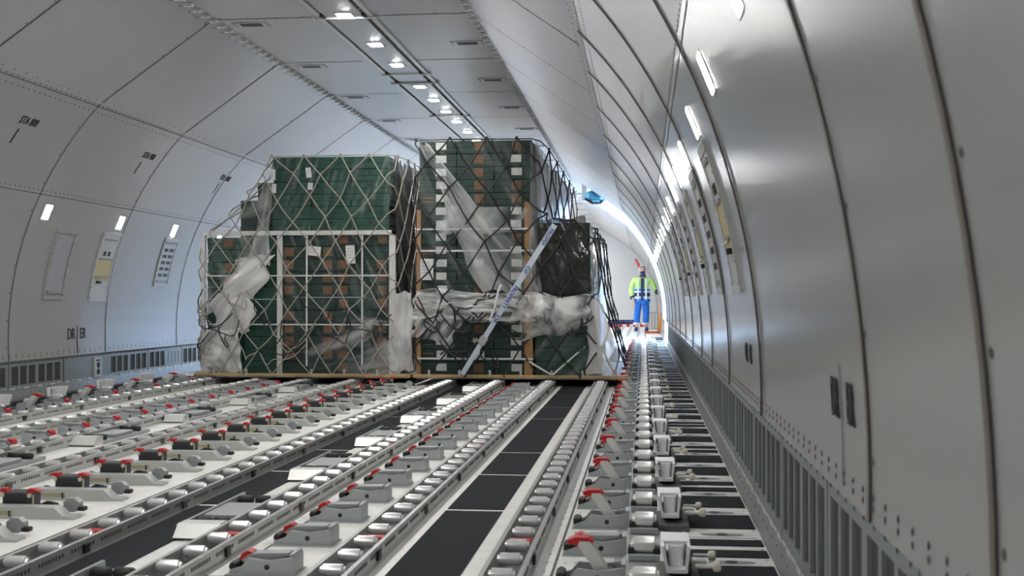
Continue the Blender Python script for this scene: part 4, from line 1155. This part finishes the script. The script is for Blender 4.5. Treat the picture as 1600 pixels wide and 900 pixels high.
skinned('jacket', [((bx_, 0, .84), (.215, .15)), ((bx_, 0, 1.0), (.205, .145)), ((bx_, 0, 1.2), (.195, .14)), ((bx_ + .01, 0, 1.38), (.205, .14)), ((bx_ + .015, 0, 1.47), (.10, .09)),
        ((-.165, 0, 1.42), .078), ((-.26, .02, 1.12), .072), ((-.20, -.05, .90), .062), ((.295, 0, 1.41), .078), ((.415, .02, 1.13), .070), ((.485, -.10, 1.07), .06)],
        [(0, 1), (1, 2), (2, 3), (3, 4), (3, 5), (5, 6), (6, 7), (3, 8), (8, 9), (9, 10)], LIME, 0, e)
def ring(z, h, m, nm, rx=.222, ry=.162):
    mb = MB(); n = 28; vs = []; fs = []
    for zz in (z, z + h):
        for i in range(n): vs.append((bx_ + rx * math.cos(2 * PI * i / n), ry * math.sin(2 * PI * i / n), zz))
    for i in range(n): j = (i + 1) % n; fs.append((i, j, n + j, n + i))
    mb.add(vs, fs); mb.build(nm, m, e, smooth=True)
ring(.80, .09, BLUET, 'jacket_hem', .226, .166); ring(.905, .045, REFL, 'reflective_band', .226, .166); ring(.955, .10, NAVY, 'jacket_band', .222, .163); ring(1.06, .045, REFL, 'reflective_band', .219, .161); ring(1.108, .05, BLUET, 'jacket_band', .216, .158)
for x in (-.06, .16):
    mb = MB(); mb.box(x - .022, x + .022, -.168, -.150, .86, 1.42, c=.004); mb.build('reflective_band', REFL, e)
mb = MB(); mb.prism([(bx_ - .03, .84), (bx_ + .03, .84), (bx_ + .055, 1.46), (bx_ - .035, 1.46)], 'y', -.176, -.15); mb.build('jacket_opening', NAVY, e)
skinned('trousers', [((bx_, 0, .92), (.175, .13)), ((-.05, 0, .82), .118), ((-.08, 0, .50), .098), ((-.10, .02, .15), .088), ((.145, 0, .82), .118), ((.165, 0, .50), .098), ((.145, .02, .15), .088)],
        [(0, 1), (1, 2), (2, 3), (0, 4), (4, 5), (5, 6)], BLUET, 0, e)
for s_, xa in ((-1, -.10), (1, .145)):
    mb = MB(); mb.lathe((xa, .02, .17), (xa, .02, .23), [(0, .097), (1, .099)], 14); mb.build('trouser_tape', REFL, e, smooth=True)
    mb = MB()
    xs = -.115 if s_ < 0 else .175
    mb.ball((xs, -.06, .045), .1, n=12, m=7, sc=(.55, 1.5, .62)); mb.box(xs - .052, xs + .052, -.20, .085, 0, .022, c=.008); mb.build('shoe', SHOE, e, smooth=True)
for nm, p0, p1 in (('cuff', (-.222, -.025, .95), (-.205, -.045, .905)), ('cuff', (.455, -.06, 1.09), (.485, -.10, 1.07))):
    mb = MB(); mb.lathe(p0, p1, [(0, .074), (1, .072)], 12); mb.build(nm, NAVY, e, smooth=True)

e = empty('stanchion', (3.055 - .06, 32.75, 0), 'orange post on a rust-red foot beside the standing person', 'post')
mb = MB(); mb.cyl((.06, 0, .04), (.06, 0, 1.18), .045, 10); mb.build('pole', ORANGE, e, smooth=True)
mb = MB(); mb.prism([(-.02, .05), (.16, .05), (.14, .42), (.02, .50)], 'y', -.06, .06); mb.build('bracket', ORANGE, e)
mb = MB(); mb.box(-.40, .03, -.2, .2, 0, .06, c=.01); mb.box(-.05, .03, -.45, .3, .005, .07, c=.01); mb.build('foot', ORANGER, e)
e = empty('safety_barrier', (2.35, 38.3, .0), 'low red and white striped barrier behind the standing person', 'barrier')
mb = MB()
for k in range(14): mb.box(-.75 + .11 * k, -.64 + .11 * k, 0, .06, .03, .13, k % 2)
mb.build('board', [RED, WHITEM], e)
mb = MB()
for x in (-.6, .6): mb.box(x - .05, x + .05, -.12, .18, 0, .05)
mb.build('foot', BLK, e)
e = empty('crate', (2.92, 37.0, 0), 'grey metal crate behind the orange post', 'crate')
mb = MB(); mb.box(-.2, .14, -.2, .2, 0, .55, c=.01); mb.build('body', GREYP, e)
mb = MB()
for x in (-.12, -.03, .06): mb.box(x - .012, x + .012, -.215, -.2, .04, .5)
mb.build('rib', GREYL, e)
mb = MB(); mb.tube([(2.35, 38.0, 2.2), (2.5, 37.0, 1.85)], .045, 6); o = mb.build('red_pole', RED)
tag(o, 'slanting dark red bar above the person at the far end', 'bar')
mb = MB(); rnd = random.Random(2)
for k in range(9): mb.ball((1.55 + .1 * k, 38.8 + rnd.uniform(-.1, .1), .14), .15, n=8, m=5, sc=(1, 1, .9))
o = mb.build('net_roll', NAVY, smooth=True); tag(o, 'dark rolled net lying on the far floor before the bulkhead', 'net roll')
